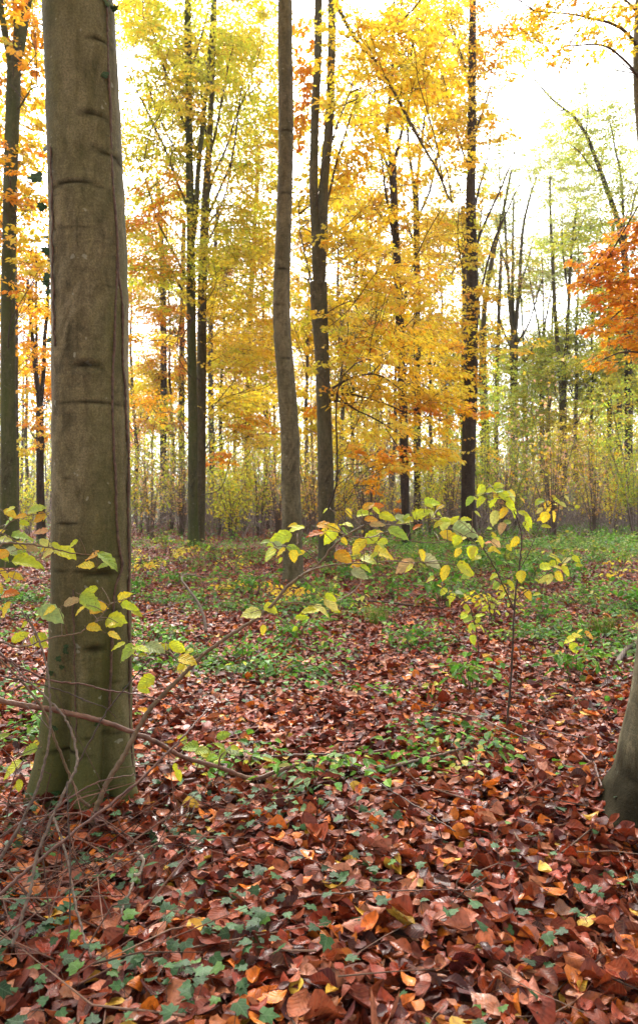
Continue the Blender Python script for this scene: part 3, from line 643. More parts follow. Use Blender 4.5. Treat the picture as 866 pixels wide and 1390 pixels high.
# crowns of the three near beeches, added above the view to shade the ground
def shade_canopy(root, boxes, n):
    g = Geo()
    for (x0, x1, y0, y1, z0) in boxes:
        for k in range(n):
            x, y = rng.uniform(x0, x1), rng.uniform(y0, y1)
            c = np.array([x, y, max(z0, 2.6 + .76 * y) + rng.uniform(0, 2.5)])
            sprays(g, c, (1.3, 1.3, .5), 300, YEL, .15, tuple(root['_loc'][:2]), 20, 1.3)
    g.build('crown', [M['canopy'], M['twig']], root)  # out of view, there to block part of the sky light from above
shade_canopy(root_big, [(-7, 2.5, -4, 8, 6.5)], 46)
shade_canopy(root_right, [(1.5, 8, -4, 9, 6.5)], 34)
shade_canopy(root_pale, [(-6, 5, 8, 15, 9)], 24)
# ------------------------------------------------------------------ mid and far trunks placed by hand
def far_tree(label, path, cls=(), limbs=(), bm='far', Y=None, CV=.8, **kw):
    Y = Y or depth_of(path[0][1])
    return tree('slender_tree', label, path, Y, M[bm], cls, limbs, segs=10, step=.25, wob=.03, L=.12, CV=CV, **kw)
far_tree(fill=[(180, 395, 0, 620, 24, YEL, .8), (172, 395, -20, 160, 12, LIME, 1.0)], label='narrow trunk with ivy-green bark in the yellow leaves left of the pale wavy beech', path=[(333, 708, 10), (335, 640, 9), (337, 560, 8.5), (338, 480, 8), (341, 400, 7), (346, 300, 6), (352, 200, 5)], cls=[(335, 60, 50, 60, YEL, .9), (300, 140, 46, 56, LIME, .8), (360, 180, 40, 60, GOLD, .9), (320, 280, 46, 50, YEL, .9), (365, 380, 36, 50, GOLD, .9), (300, 360, 40, 40, LIME, .8), (320, 480, 44, 36, GOLD, .9), (365, 520, 36, 36, GOLD, .9), (330, 580, 40, 24, YEL, .9), (320, 640, 20, 14, YEL, .5), (345, 610, 24, 16, YEL, .6), (330, 440, 40, 40, YEL, .5), (350, 330, 40, 40, YEL, .6), (345, 230, 36, 40, YEL, .6)], bm='mossy')
far_tree('brown trunk close right of the thick front trunk, under the orange spray', [(222, 712, 10), (222, 600, 9.5), (222.5, 500, 9), (222, 430, 8.5), (220, 340, 7), (214, 240, 6)], [(200, 30, 30, 40, YEL, .7), (240, 110, 36, 50, GOLD, .6), (195, 200, 26, 50, OG, .5), (225, 280, 40, 40, ORA, .8), (200, 340, 28, 36, OG, .8), (250, 340, 30, 30, YEL, .8), (205, 570, 34, 20, YEL, .7), (215, 620, 36, 16, LIME, .4), (215, 440, 36, 24, ORA, 1.1), (240, 462, 36, 18, ORA, 1.1), (205, 480, 26, 16, OG, 1.0), (238, 500, 40, 14, ORA, 1.1), (210, 520, 30, 14, YEL, .9), (225, 578, 50, 6, ORA, 1.5), (230, 545, 40, 14, LIME, .7), (205, 400, 26, 20, ORA, .8)])
far_tree('brown trunk between the close pair and the orange spray behind the thick front trunk', [(248, 711, 9), (247, 600, 8.5), (247, 500, 8), (248, 400, 7), (250, 300, 6)], [(240, 420, 30, 24, LIME, .6), (260, 380, 30, 30, YEL, .5)])
far_tree('brown trunk just right of the close pair of stems', [(288, 714, 8.5), (288, 640, 8), (287, 560, 7.5), (286, 460, 7), (290, 380, 6), (296, 280, 5)], [(300, 430, 30, 24, YEL, .6), (310, 350, 30, 30, GOLD, .5)])
far_tree('thin trunk just right of the forked beech, behind the golden sprays', [(513, 707, 8), (513, 620, 7), (512, 540, 6.5), (511, 460, 6), (512, 380, 5.5), (516, 280, 5)], [(500, 360, 36, 36, GOLD, .7), (520, 260, 34, 40, YEL, .6), (460, 420, 40, 50, YEL, .8), (455, 540, 40, 40, YEL, .8), (500, 600, 50, 30, GOLD, .8), (560, 560, 50, 30, GOLD, .9), (600, 620, 40, 24, YEL, .6), (430, 620, 30, 30, YEL, .6), (590, 480, 50, 40, GOLD, .9), (460, 120, 40, 60, GOLD, .8), (440, 20, 40, 40, OG, .8)])
far_tree('thin trunk hugging the left side of the dark straight trunk', [(627, 714, 9), (628, 640, 8.5), (629, 540, 8), (630, 460, 7.5), (630, 380, 7), (628, 280, 6)], [(620, 400, 30, 26, GOLD, .5), (612, 330, 26, 30, GOLD, .35)], bm='dark')
far_tree(fill=[(650, 800, 150, 330, 16, OLI, .8), (655, 790, 330, 520, 10, LIME, .6), (645, 760, 470, 650, 14, LIME, .8)], label='bare vase-shaped tree with steep limbs, right of the dark straight trunk', path=[(697, 711, 12), (697, 620, 11), (697, 540, 10.5), (697, 455, 12)], cls=[(690, 350, 40, 30, PALE, .16), (715, 300, 36, 36, OLI, .3), (685, 260, 36, 36, OLI, .3), (700, 400, 36, 20, PALE, .12)],
         limbs=[([(697, 465), (691, 400), (686, 330), (684, 270)], 6, 2.5), ([(697, 465), (696, 400), (695, 340), (697, 270)], 5.5, 2.4, .8), ([(698, 465), (703, 400), (707, 340), (716, 280), (728, 240)], 6, 2.4, -.8), ([(698, 470), (712, 450), (722, 425), (735, 380)], 3.5, 1.4), ([(697, 480), (683, 450), (676, 420), (670, 370)], 3.5, 1.4, 1), ([(704, 390), (715, 360), (724, 320)], 3, 1.2), ([(689, 370), (678, 330), (672, 280)], 3, 1.2), ([(699, 500), (712, 490), (724, 470), (732, 455)], 3, 1.2, -1)], bm='brown', auto_limb=False)
far_tree(fill=[(690, 840, 470, 640, 14, GRL, .8), (700, 820, 560, 650, 6, YEL, .7)], label='slim tree splitting into a long Y, the clearest fork on the right', path=[(764, 713, 10), (764, 640, 9.5), (764, 560, 9.5), (762, 496, 11)], cls=[(750, 330, 24, 40, OLI, .25), (785, 320, 26, 36, OLI, .3), (770, 430, 26, 20, LIME, .18), (745, 260, 30, 30, OLI, .4)],
         limbs=[([(762, 505), (755, 455), (750, 385), (748, 325), (746, 240)], 6.5, 3), ([(763, 505), (769, 460), (771.5, 400), (777, 330), (782, 280)], 6, 2.8), ([(771, 400), (764, 350), (762, 300)], 3, 1.3), ([(777, 335), (786, 310), (795, 290)], 2.6, 1.1)], bm='brown', auto_limb=False)
far_tree('leaning dark trunk immediately right of the dark straight trunk, bending right higher up', [(664, 711, 9), (661, 640, 8.5), (659, 560, 8), (656, 480, 8), (657, 420, 7), (668, 350, 6), (682, 290, 4.5), (694, 230, 3)], [(665, 400, 20, 30, GOLD, .25), (680, 300, 24, 30, OLI, .35)], bm='brown', auto_limb=False)
far_tree('very thin upright trunk second to the right of the dark straight trunk', [(673, 712, 7), (673, 600, 6.5), (674, 520, 6), (677, 420, 5), (680, 340, 4)], [(685, 370, 26, 40, PALE, .14), (660, 330, 26, 30, YEL, .25)], bm='brown', auto_limb=False)
far_tree('pale grey bare tree between the vase-shaped tree and the Y-forked tree', [(735, 710, 7), (735, 600, 6.5), (735, 520, 6), (736, 470, 6)], [(738, 370, 28, 40, PALE, .12), (720, 420, 24, 20, OLI, .1)],
         limbs=[([(736, 480), (730, 440), (722, 400), (716, 360)], 3, 1.2), ([(736, 480), (741, 430), (748, 390), (752, 350)], 3, 1.2), ([(735, 520), (723, 480), (712, 455)], 2.4, 1), ([(736, 475), (737, 420), (735, 340)], 3.2, 1.3)], auto_limb=False)
far_tree('thin dark trunk under the orange bough, left of the paired right trunks', [(822, 713, 7), (825, 640, 6.5), (827, 540, 6.5), (827, 460, 6.2), (828, 380, 5.5), (832, 300, 5)], [(815, 300, 34, 40, GRN, .4), (800, 240, 34, 40, OLI, .3), (835, 500, 24, 20, GRN, .5)], bm='dark')
far_tree(fill=[(770, 880, 130, 420, 14, GRN, 1.2), (720, 850, 110, 300, 12, OLI, .8), (780, 880, 420, 620, 11, LIME, 1.0), (740, 880, 560, 670, 9, YEL, .7)], label='dark trunk at far right whose top bends left into a long bare bough', path=[(852, 717, 13), (852, 680, 11.5), (853, 560, 11), (852, 480, 10.5), (850, 400, 10), (846, 340, 9), (838, 300, 8), (825, 262, 7), (810, 220, 6), (795, 181, 5)], cls=[(830, 230, 34, 36, GRN, .55), (845, 280, 26, 30, GRN, .7), (800, 280, 26, 30, GRN, .45), (815, 180, 30, 30, OLI, .25), (850, 500, 22, 30, GRN, .7), (790, 150, 34, 26, OLI, .22), (760, 165, 26, 22, OLI, .2), (842, 560, 22, 12, YEL, .6)],
         limbs=[([(796, 184), (780, 160), (762, 145), (742, 128), (722, 104), (704, 78)], 4.5, 1.2), ([(795, 183), (797, 150), (793, 115), (788, 84)], 2.6, 1), ([(848, 350), (845, 290), (840, 230), (834, 195), (827, 165)], 4.5, 1.5), ([(846, 340), (856, 290), (866, 250)], 4, 1.6), ([(815, 235), (800, 225), (785, 205), (765, 190)], 2.2, .9), ([(790, 172), (772, 152), (752, 150)], 2.6, 1.4)], bm='dark', auto_limb=False)
far_tree('slim dark trunk close beside the bent one at far right', [(840, 712, 8), (840, 640, 7.5), (840, 540, 7), (841, 460, 6.5), (842, 380, 6)], [(850, 420, 26, 30, GRN, .5)], bm='brown')
far_tree('thin brown trunk half hidden behind the olive beech at the left edge', [(22, 738, 10), (22, 690, 9), (22, 620, 9), (21, 540, 8.5), (21, 440, 8), (20, 340, 7)], [(30, 540, 22, 18, GOLD, .7), (10, 480, 22, 30, GOLD, .8), (45, 160, 24, 50, GOLD, .9), (40, 280, 26, 50, YEL, .9), (5, 160, 22, 50, GOLD, .8), (3, 340, 20, 50, GOLD, .9), (45, 360, 24, 30, OG, .8), (35, 30, 30, 40, GOLD, .9), (45, 600, 20, 30, YEL, .5)])

# ------------------------------------------------------------------ background trees copied from a few kinds
def kin(o): return [c for c in bpy.data.objects if c.parent == o]
def copy_tree(o, parent=None):
    c = o.copy(); COL.objects.link(c)
    if parent is not None: c.parent = parent
    for ch in kids_of[o.name]: copy_tree(ch, c)
    return c
kids_of = {}
def index_kids():
    kids_of.clear()
    for o in bpy.data.objects:
        kids_of.setdefault(o.name, [])
        if o.parent is not None: kids_of.setdefault(o.parent.name, []).append(o)

def proto_tree(pal, hgt, crown_n, spread, seed, bm):
    """a generic upswept forest tree built at the origin"""
    root = thing('background_tree', (0, 0, 0), 'x', 'tree'); root['_loc'] = [0, 0, 0]
    n = 14; zz = np.linspace(-.1, hgt, n)
    pts = np.stack([np.cumsum(rng.normal(0, .07, n)), np.cumsum(rng.normal(0, .07, n)), zz], -1)
    g = Geo(); tube(g, spline(pts, 30), np.linspace(.15, .025, 30) * rng.uniform(.85, 1.1), 8)
    tr = g.build('trunk', [M[bm]], root)
    gc = Geo(); g2 = Geo()
    for k in range(13):
        t = rng.uniform(.32, .92); a = pts[int(t * (n - 1))]
        az = rng.uniform(0, 2 * PI); ln = spread * rng.uniform(.7, 1.2) * (1.25 - t)
        d = np.array([math.cos(az), math.sin(az), 0])
        p1 = a + d * ln * .45 + np.array([0, 0, ln * .7]); p2 = a + d * ln + np.array([0, 0, ln * 1.7])
        if k < 6: limb(tr, [a, p1, p2], .055 * (1.2 - t), .012, M[bm], 5, 10)
        else: tube(g2, spline([a, p1, p2], 9), np.linspace(.03, .008, 9), 4)
        for q in range(3):
            b = a * .3 + p2 * .7 + rng.normal(0, .5, 3) * spread * .35
            sprays(gc, b, (spread * .45, spread * .45, spread * .3), crown_n / 9, pal, .17, (0, 0), 14, 1.1)
            sticks(gc, np.tile(p1, (5, 1)), np.tile((p1 + b) / 2, (5, 1)) + rng.normal(0, .15, (5, 3)), b + rng.normal(0, .9, (5, 3)) + np.array([0, 0, .5]), .014, .004, 1)
    gc.build('crown', [M['canopy'], M['twig']], root)
    return root
protos = [proto_tree(YEL, 17, 1500, 2.6, 1, 'far'), proto_tree(OLI, 19, 1300, 2.6, 2, 'far'), proto_tree(PALE, 18, 900, 2.4, 3, 'far'), proto_tree(ORA, 16, 1300, 2.6, 4, 'brown'), proto_tree(GRN, 15, 1500, 2.8, 5, 'mossy'), proto_tree(dict(gold=3, yellow=3, pink=1), 18, 1400, 2.6, 6, 'far')]
index_kids()
LAND = [(-40, 'the olive beech at the left edge'), (125, 'the thick front trunk'), (266, 'the close pair of stems'), (395, 'the pale wavy beech'), (441, 'the forked beech'), (551, 'the dark trunk amid gold leaves'), (636, 'the dark straight trunk'), (763, 'the Y-forked tree'), (852, 'the bent trunk at far right')]
ORD = ['first', 'second', 'third', 'fourth', 'fifth', 'sixth', 'seventh', 'eighth', 'ninth', 'tenth', 'eleventh', 'twelfth']
far_list = []   # px, depth, kind, scale
for px, Yd, k in [(-20, 44, 0), (35, 52, 3), (185, 50, 0), (208, 62, 3), (236, 46, 0), (300, 50, 5), (318, 60, 0), (362, 46, 5), (374, 58, 2), (412, 44, 5), (424, 60, 0), (462, 40, 5), (478, 52, 1), (497, 60, 0), (528, 46, 5), (590, 44, 5), (604, 56, 1), (616, 66, 2), (650, 54, 1), (710, 50, 1), (748, 52, 1), (785, 46, 1), (808, 44, 4), (836, 54, 4), (868, 48, 4), (890, 42, 1), (-60, 58, 3), (905, 56, 4), (68, 64, 5)]:
    far_list.append((px, Yd, k))
far_list.sort()
looks = ['yellow-leaved', 'olive-leaved', 'nearly bare pale', 'orange-leaved', 'green-leaved', 'golden-leaved']
def between(px, items, what):
    seg = max(i for i, (q, _) in enumerate(LAND) if q <= px or i == 0)
    mates = [q for q in items if max(i for i, (w, _) in enumerate(LAND) if w <= q or i == 0) == seg]
    k = sorted(mates).index(px)
    left = LAND[seg][1]
    pos = f'{ORD[k]} ' if len(mates) > 1 else ''
    return pos, left
used = set()
for px, Yd, k in far_list:
    pos, left = between(px, [q for q, _, kk in far_list if kk == k], '')
    o = protos[k] if k not in used else copy_tree(protos[k]); used.add(k)
    x, y = (px - CX) / F * Yd, Yd
    o.location = (x, y, float(ground_z(x, y))); o.rotation_euler = (0, 0, rng.uniform(0, 6.28)); s = rng.uniform(.9, 1.2); o.scale = (s, s, s * rng.uniform(.95, 1.15))
    if px < -40: lab = f'far {looks[k]} tree beyond the left edge beech'
    else: lab = f'{pos}{"f" if pos else "f"}ar {looks[k]} tree right of {left}'
    tag(o, lab, 'tree', 'far trees behind the clearing')

# ------------------------------------------------------------------ understory shrubs
def proto_shrub(pal, hgt, nleaf, nstem, wid):
    root = thing('understory_shrub', (0, 0, 0), 'x', 'shrub'); root['_loc'] = [0, 0, 0]
    g = Geo(); gl = Geo()
    ends = []
    for k in range(nstem):
        az = rng.uniform(0, 2 * PI); ln = rng.uniform(.55, 1.0) * hgt; sp = wid * rng.uniform(.2, 1) * .6
        d = np.array([math.cos(az), math.sin(az), 0])
        p = spline([d * .08, d * sp * .35 + np.array([0, 0, ln * .45]), d * sp + np.array([0, 0, ln])], 8)
        tube(g, p, np.linspace(.020, .005, 8) * rng.uniform(.7, 1.2), 4)
        m = 9; i = rng.integers(2, 8, m); A = p[i]
        E = A + rng.normal(0, .35, (m, 3)) * np.array([1, 1, .3]) + np.array([0, 0, .35])
        sticks(g, A, (A + E) / 2 + rng.normal(0, .05, (m, 3)), E, .007, .003)
        ends.append(np.concatenate([A, E, (A + E) / 2]))
    ends = np.concatenate(ends); ends = ends[ends[:, 2] > hgt * .18]
    n = int(nleaf * 1.5); b = ends[rng.integers(0, len(ends), n)] + rng.normal(0, .12, (n, 3))
    Ls = .095 * rng.uniform(.6, 1.4, n)
    leaves(gl, b, rng.normal(0, 1, (n, 3)) * np.array([1, 1, .5]) + np.array([0, 0, -.4]), rng.normal(0, .6, (n, 3)) + np.array([0, 0, 1]), Ls, Ls * .68, pick(pal, n), 0, .2, .2)
    g.build('stem_clump', [M['greytwig']], root)
    gl.build('foliage', [M['shrubleaf']], root)
    return root
sp = [proto_shrub(LIME, 4.6, 1100, 10, 2.0), proto_shrub(GRL, 6.6, 2300, 12, 2.8), proto_shrub(YEL, 4.4, 1000, 9, 2.0), proto_shrub(LIME, 2.4, 700, 11, 1.8), proto_shrub(PALE, 4.6, 260, 14, 2.0)]
index_kids()
sh_list = []
for px, Yd, k in [(-10, 28, 0), (38, 30, 3), (190, 32, 0), (205, 26, 4), (232, 36, 0), (246, 29, 4), (300, 30, 0), (316, 27, 3), (330, 34, 2), (352, 30, 0), (366, 36, 4), (378, 26, 4), (415, 30, 2), (428, 24, 4), (462, 28, 2), (480, 34, 0), (498, 26, 4), (520, 32, 2), (533, 38, 4), (585, 28, 0), (598, 34, 2), (612, 30, 4), (656, 30, 1), (668, 36, 0), (682, 27, 4), (700, 33, 1), (728, 38, 2), (750, 26, 4), (792, 36, 2), (806, 28, 4), (832, 30, 2), (862, 27, 1), (900, 30, 2), (845, 40, 0)]:
    sh_list.append((px, Yd, k))
sh_list.sort()
slook = ['lime-leaved tall', 'green-leaved tall', 'yellow-leaved', 'low bushy lime-green', 'nearly leafless twiggy']
used = set()
for px, Yd, k in sh_list:
    pos, left = between(px, [q for q, _, kk in sh_list if kk == k], '')
    o = sp[k] if k not in used else copy_tree(sp[k]); used.add(k)
    x, y = (px - CX) / F * Yd, Yd
    o.location = (x, y, float(ground_z(x, y))); o.rotation_euler = (0, 0, rng.uniform(0, 6.28)); s = rng.uniform(.85, 1.25); o.scale = (s, s, s)
    tag(o, f'{pos}{slook[k]} shrub right of {left}', 'shrub', 'shrubs along the back of the clearing')

# ------------------------------------------------------------------ far thicket and far wood: masses nobody could count
def vn(x, y):
    return .5 + .25 * (np.sin(x * 2.1 + 1 + 1.7 * np.sin(y + 2)) + np.sin(x * 5.3 + y * 2.2 + 1.5 * np.sin(x * 1.7)))
def thicket():
    g = Geo()
    n = 9000
    Yd = 25 + 37 * rng.uniform(0, 1, n) ** .65; px = rng.uniform(-150, 1010, n)
    keep = rng.uniform(0, 1, n) < np.where(px < 250, .35, np.where(px < 640, .9, 1.0)); Yd, px = Yd[keep], px[keep]; n = len(px)
    x = (px - CX) / F * Yd; z = ground_z(x, Yd)
    A = np.stack([x, Yd, z - .05], -1); h = (rng.gamma(2.6, .8, n) + .4) * (.45 + 1.1 * vn(px * .021, Yd * .23))
    d = rng.normal(0, .34, (n, 3)) * h[:, None]; d[:, 2] = h * rng.uniform(.6, 1, n)
    Cc = A + d; B = A + d * .5 + rng.normal(0, .10, (n, 3)) * h[:, None]
    tint = np.array([.25, .195, .18]) * (1 + rng.normal(0, .25, (n, 1)))
    sticks(g, A, B, Cc, rng.uniform(.008, .022, n), .006, 0, np.clip(tint, .03, .4))
    m = n * 3; i = rng.integers(0, n, m); t = rng.uniform(.25, .95, (m, 1))
    a = A[i] + (Cc - A)[i] * t; e = a + rng.normal(0, .5, (m, 3)) * np.array([1, 1, .4]) + np.array([0, 0, .35])
    sticks(g, a, (a + e) / 2 + rng.normal(0, .06, (m, 3)), e, .008, .004, 0, np.clip(np.array([.30, .24, .22]) * (1 + rng.normal(0, .25, (m, 1))), .03, .4))
    k = 70000; i = rng.integers(0, m, k)
    b = e[i] + rng.normal(0, .25, (k, 3)); hb = b[:, 2] - ground_z(b[:, 0], b[:, 1])
    kp = rng.uniform(0, 1, k) < np.clip((hb - .8) / 1.6, .12, 1) * np.where(b[:, 0] / b[:, 1] * F + CX < 620, .5, 1.0); b = b[kp]; k = len(b)
    Ls = .10 * rng.uniform(.6, 1.4, k)
    leaves(g, b, rng.normal(0, 1, (k, 3)), rng.normal(0, .7, (k, 3)) + np.array([0, -.2, 1]), Ls, Ls * .68, pick(dict(yellow=2, lime=4, olive=3, tan=1, green=3), k), 1, .2, .2)
    tag(g.build('far_thicket', [M['brush'], M['shrubleaf']]), kind='stuff')
thicket()
def woods():
    g = Geo()
    n = 150
    Yd = rng.uniform(68, 110, n); px = rng.uniform(-200, 1060, n)
    x = (px - CX) / F * Yd; z = ground_z(x, Yd); h = rng.uniform(8, 19, n)
    A = np.stack([x, Yd, z], -1); Cc = A + np.stack([rng.normal(0, .5, n), rng.normal(0, .5, n), h], -1)
    sticks(g, A, (A + Cc) / 2 + rng.normal(0, .15, (n, 3)), Cc, rng.uniform(.08, .2, n), .04, 0, np.clip(np.array([.13, .105, .09]) * (1 + rng.normal(0, .2, (n, 1))), .03, .4), 5)
    m = n * 14; i = rng.integers(0, n, m); t = rng.uniform(.35, .95, (m, 1))
    a = A[i] + (Cc - A)[i] * t; e = a + rng.normal(0, 1.1, (m, 3)) * np.array([1, 1, .2]) + np.array([0, 0, 1.7])
    sticks(g, a, (a + e) / 2 + rng.normal(0, .1, (m, 3)), e, .04, .012, 0, np.clip(np.array([.13, .105, .09]) * (1 + rng.normal(0, .2, (m, 1))), .03, .4))
    k = 60000; i = rng.integers(0, m, k)
    b = e[i] * rng.uniform(.6, 1, (k, 1)) + a[i] * 0 + rng.normal(0, .8, (k, 3)) if False else e[i] + rng.normal(0, .9, (k, 3))
    Ls = .26 * rng.uniform(.6, 1.4, k)
    leaves(g, b, rng.normal(0, 1, (k, 3)), rng.normal(0, .7, (k, 3)) + np.array([0, -.2, 1]), Ls, Ls * .68, pick(dict(yellow=2.5, olive=3, lime=2.5, tan=2, gold=1.5, grey=2), k), 1, .2, .2)
    k = 60000; pxl = rng.uniform(-200, 1060, k); Yl = rng.uniform(80, 120, k); xl = (pxl - CX) / F * Yl
    b = np.stack([xl, Yl, ground_z(xl, Yl) + rng.gamma(2.2, 2.3, k)], -1); Ls = .34 * rng.uniform(.6, 1.4, k)
    leaves(g, b, rng.normal(0, 1, (k, 3)), rng.normal(0, .7, (k, 3)) + np.array([0, -.2, 1]), Ls, Ls * .7, pick(dict(olive=4, lime=3, grey=3, tan=1), k), 1, .2, .2)
    tag(g.build('far_woodland', [M['brush'], M['shrubleaf']]), kind='stuff')
woods()

# ------------------------------------------------------------------ leaf litter
LIT = np.array([(.165, .026, .010), (.26, .048, .014), (.070, .013, .009), (.34, .090, .034), (.42, .165, .095), (.58, .160, .018), (.075, .014, .014), (.20, .045, .028), (.62, .38, .05), (.27, .036, .012)])
LW = np.array([.17, .15, .13, .14, .10, .095, .08, .07, .016, .11]); LW = LW / LW.sum()
def scatter(n, y0, y1, margin, p=1.0):
    y = y0 + (y1 - y0) * rng.uniform(0, 1, n * 2) ** p
    x = rng.uniform(-1, 1, n * 2) * (.44 * y1 + margin)
    k = np.abs(x) < .44 * y + margin
    return x[k][:n], y[k][:n]
def litter_attr(N, lo=1.0):
    col = LIT[rng.choice(len(LIT), N, p=LW)] * .97 * (1 + rng.normal(0, .16, (N, 1))) * (1 + rng.normal(0, .05, (N, 3)))
    return np.clip(col, .006, .8)
gl = Geo()
for (n, y0, y1, mg, nu, nv, sz, zr) in ((32000, 1.35, 4.6, 1.0, 6, 5, 1.0, .055), (42000, 4.6, 9.2, 1.4, 5, 3, 1.0, .06), (72000, 9.2, 21, 2.5, 3, 3, 1.1, .07), (70000, 21, 52, 4.0, 3, 3, 1.45, .08)):
    x, y = scatter(n, y0, y1, mg); N = len(x)
    L = sz * rng.normal(.060, .018, N).clip(.022, .11); W = L * rng.uniform(.48, .76, N)
    z = ground_z(x, y) + rng.uniform(0, 1, N) ** 1.3 * zr
    steep = rng.uniform(0, 1, N) < .09
    pit = np.where(steep, rng.normal(0, .75, N), rng.normal(0, .17, N)); rol = np.where(steep, rng.normal(0, .75, N), rng.normal(0, .24, N))
    grid_leaves(gl, np.stack([x, y, z], -1), rng.uniform(0, 2 * PI, N), pit, rol, L, W, litter_attr(N), nu, nv,
                rng.normal(.08, .24, N), rng.normal(.08, .30, N), rng.normal(0, .45, N))
tag(gl.build('fallen_leaves', [M['litter']]), kind='stuff')

# ------------------------------------------------------------------ twig litter
def twig_litter():
    g = Geo()
    n = 900
    x, y = scatter(n, 1.6, 14, 1.0, 1.4); N = len(x)
    A = np.stack([x, y, ground_z(x, y) + rng.uniform(.02, .07, N)], -1)
    az = rng.uniform(0, 2 * PI, N); ln = rng.gamma(2.5, .085, N) + .05
    d = np.stack([np.cos(az) * ln, np.sin(az) * ln, rng.normal(.02, .06, N)], -1)
    Cc = A + d; Cc[:, 2] = np.maximum(Cc[:, 2], ground_z(Cc[:, 0], Cc[:, 1]) + .02)
    sticks(g, A, (A + Cc) / 2 + rng.normal(0, .02, (N, 3)), Cc, rng.uniform(.0012, .004, N), .001, 0, np.clip(np.array([.12, .075, .055]) * rng.uniform(.4, 2.2, (N, 1)), .02, .5), 5)
    # thin upright dead stalks
    n = 520; x, y = scatter(n, 2.2, 16, 1.0, 1.2); N = len(x)
    A = np.stack([x, y, ground_z(x, y)], -1); h = rng.gamma(3, .09, N) + .08
    Cc = A + np.stack([rng.normal(0, .35, N) * h, rng.normal(0, .35, N) * h, h], -1)
    sticks(g, A, (A + Cc) / 2 + rng.normal(0, .02, (N, 3)), Cc, rng.uniform(.0012, .0028, N), .0008, 0, np.clip(np.array([.10, .06, .045]) * rng.uniform(.4, 2.2, (N, 1)), .02, .5), 4)
    n = 120
    A = np.stack([rng.uniform(-1.25, -.5, n), rng.uniform(1.75, 2.8, n), np.zeros(n)], -1); A[:, 2] = ground_z(A[:, 0], A[:, 1]) + .03
    az = rng.uniform(0, 2 * PI, n); ln = rng.uniform(.2, .75, n)
    Cc = A + np.stack([np.cos(az) * ln, np.sin(az) * ln * .5, ln * rng.uniform(.0, .7, n)], -1)
    sticks(g, A, (A + Cc) / 2 + rng.normal(0, .04, (n, 3)) + np.array([0, 0, .05]), Cc, rng.uniform(.0012, .0034, n), .0008, 0, np.clip(np.array([.13, .068, .05]) * rng.uniform(.3, 2.0, (n, 1)), .02, .5), 5)
    tag(g.build('twig_litter', [M['brush']]), kind='stuff')
twig_litter()

# ------------------------------------------------------------------ green ground cover
def vnoise(x, y, s, ph):
    return .5 + .25 * (np.sin(x * s + ph + 1.7 * np.sin(y * s * .8 + ph * 2)) + np.sin(y * s * 1.1 + ph * 3 + 1.5 * np.sin(x * s * .7 + ph)))
def cover():
    g = Geo()
    def plants(n, y0, y1, mg, prob, hmin, hmax, Lmin, Lmax, npl, cols):
        x, y = scatter(n, y0, y1, mg, .9); px = x / y * F + CX; py = CY + (H - ground_z(x, y)) / y * F
        cl = np.clip((vnoise(x, y, 5.1, 2.7) * vnoise(x, y, 3.3, .7) - .17) * 9, .04, 1.25)
        cl = np.where((y > 14) & (px > 540), np.maximum(cl, .75), cl)
        k = (rng.uniform(0, 1, len(x)) < prob(px, py, x, y) * cl) & ~((np.abs(px - 398) < 18) & (y < 12) & (y > 9)); x, y = x[k], y[k]; N = len(x)
        h = rng.uniform(hmin, hmax, N) * (.6 + .9 * vnoise(x, y, 4.1, 1.9)); z0 = ground_z(x, y) + .02
        th = rng.uniform(0, 2 * PI, (N, npl)); rr = rng.uniform(.02, .11, (N, npl)); hh = h[:, None] * rng.uniform(.35, 1, (N, npl))
        pos = np.stack([x[:, None] + rr * np.cos(th), y[:, None] + rr * np.sin(th), z0[:, None] + hh], -1).reshape(-1, 3)
        ax = np.stack([np.cos(th), np.sin(th), rng.normal(-.12, .25, th.shape)], -1).reshape(-1, 3)
        nm = rng.normal(0, .33, (N * npl, 3)) + np.array([0, 0, 1])
        L = rng.uniform(Lmin, Lmax, N * npl)
        leaves(g, pos, ax, nm, L, L * rng.uniform(.6, .8, N * npl), np.repeat(pick(cols, N, .25), npl, 0) * rng.uniform(.75, 1.3, (N * npl, 1)), 0, .22, .2)
        A = np.repeat(np.stack([x, y, z0 - .03], -1), 2, 0); sel = (np.arange(N)[:, None] * npl + np.arange(2)[None]).ravel()
        E = pos[sel]
        sticks(g, A, (A + E) / 2 + rng.normal(0, .01, E.shape), E, .0016, .001, 1)
    C_['g1'] = (.070, .21, .015); C_['g2'] = (.15, .32, .022); C_['g3'] = (.22, .30, .04); C_['g4'] = (.16, .26, .10); C_['g5'] = (.42, .40, .05)
    near = dict(g1=4, g2=3, g4=1.2, g5=.5); far = dict(g1=3, g2=4, g3=2, g5=.5)
    plants(2200, 2.9, 5.6, .8, lambda px, py, x, y: np.clip((vnoise(x, y, 2.6, 1.1) - .45) * 2.4, .03, 1) * np.where(py > 1085, .15, 1), .03, .13, .030, .060, 5, near)
    plants(7000, 5.2, 10, 1.0, lambda px, py, x, y: np.clip((vnoise(x, y, 1.9, 2.3) - .42) * 2.6, .04, 1), .04, .20, .032, .065, 6, near)
    plants(16000, 9.5, 24, 2.0, lambda px, py, x, y: np.clip(np.where(px > 560, 1.3, np.where(px > 400, .8, .45)) * np.clip((vnoise(x, y, 1.1, 4.2) - .30) * 2.2, .05, 1), 0, 1), .06, .26, .045, .085, 6, far)
    plants(11000, 22, 46, 3.0, lambda px, py, x, y: np.clip(np.where(px > 560, 1.6, np.where(px > 430, .8, .35)) * np.clip((vnoise(x, y, .7, 5.2) - .2) * 2.0, .1, 1), 0, 1), .08, .4, .07, .13, 6, far)
    tag(g.build('ground_cover', [M['cover'], M['twig']]), kind='stuff')
cover()

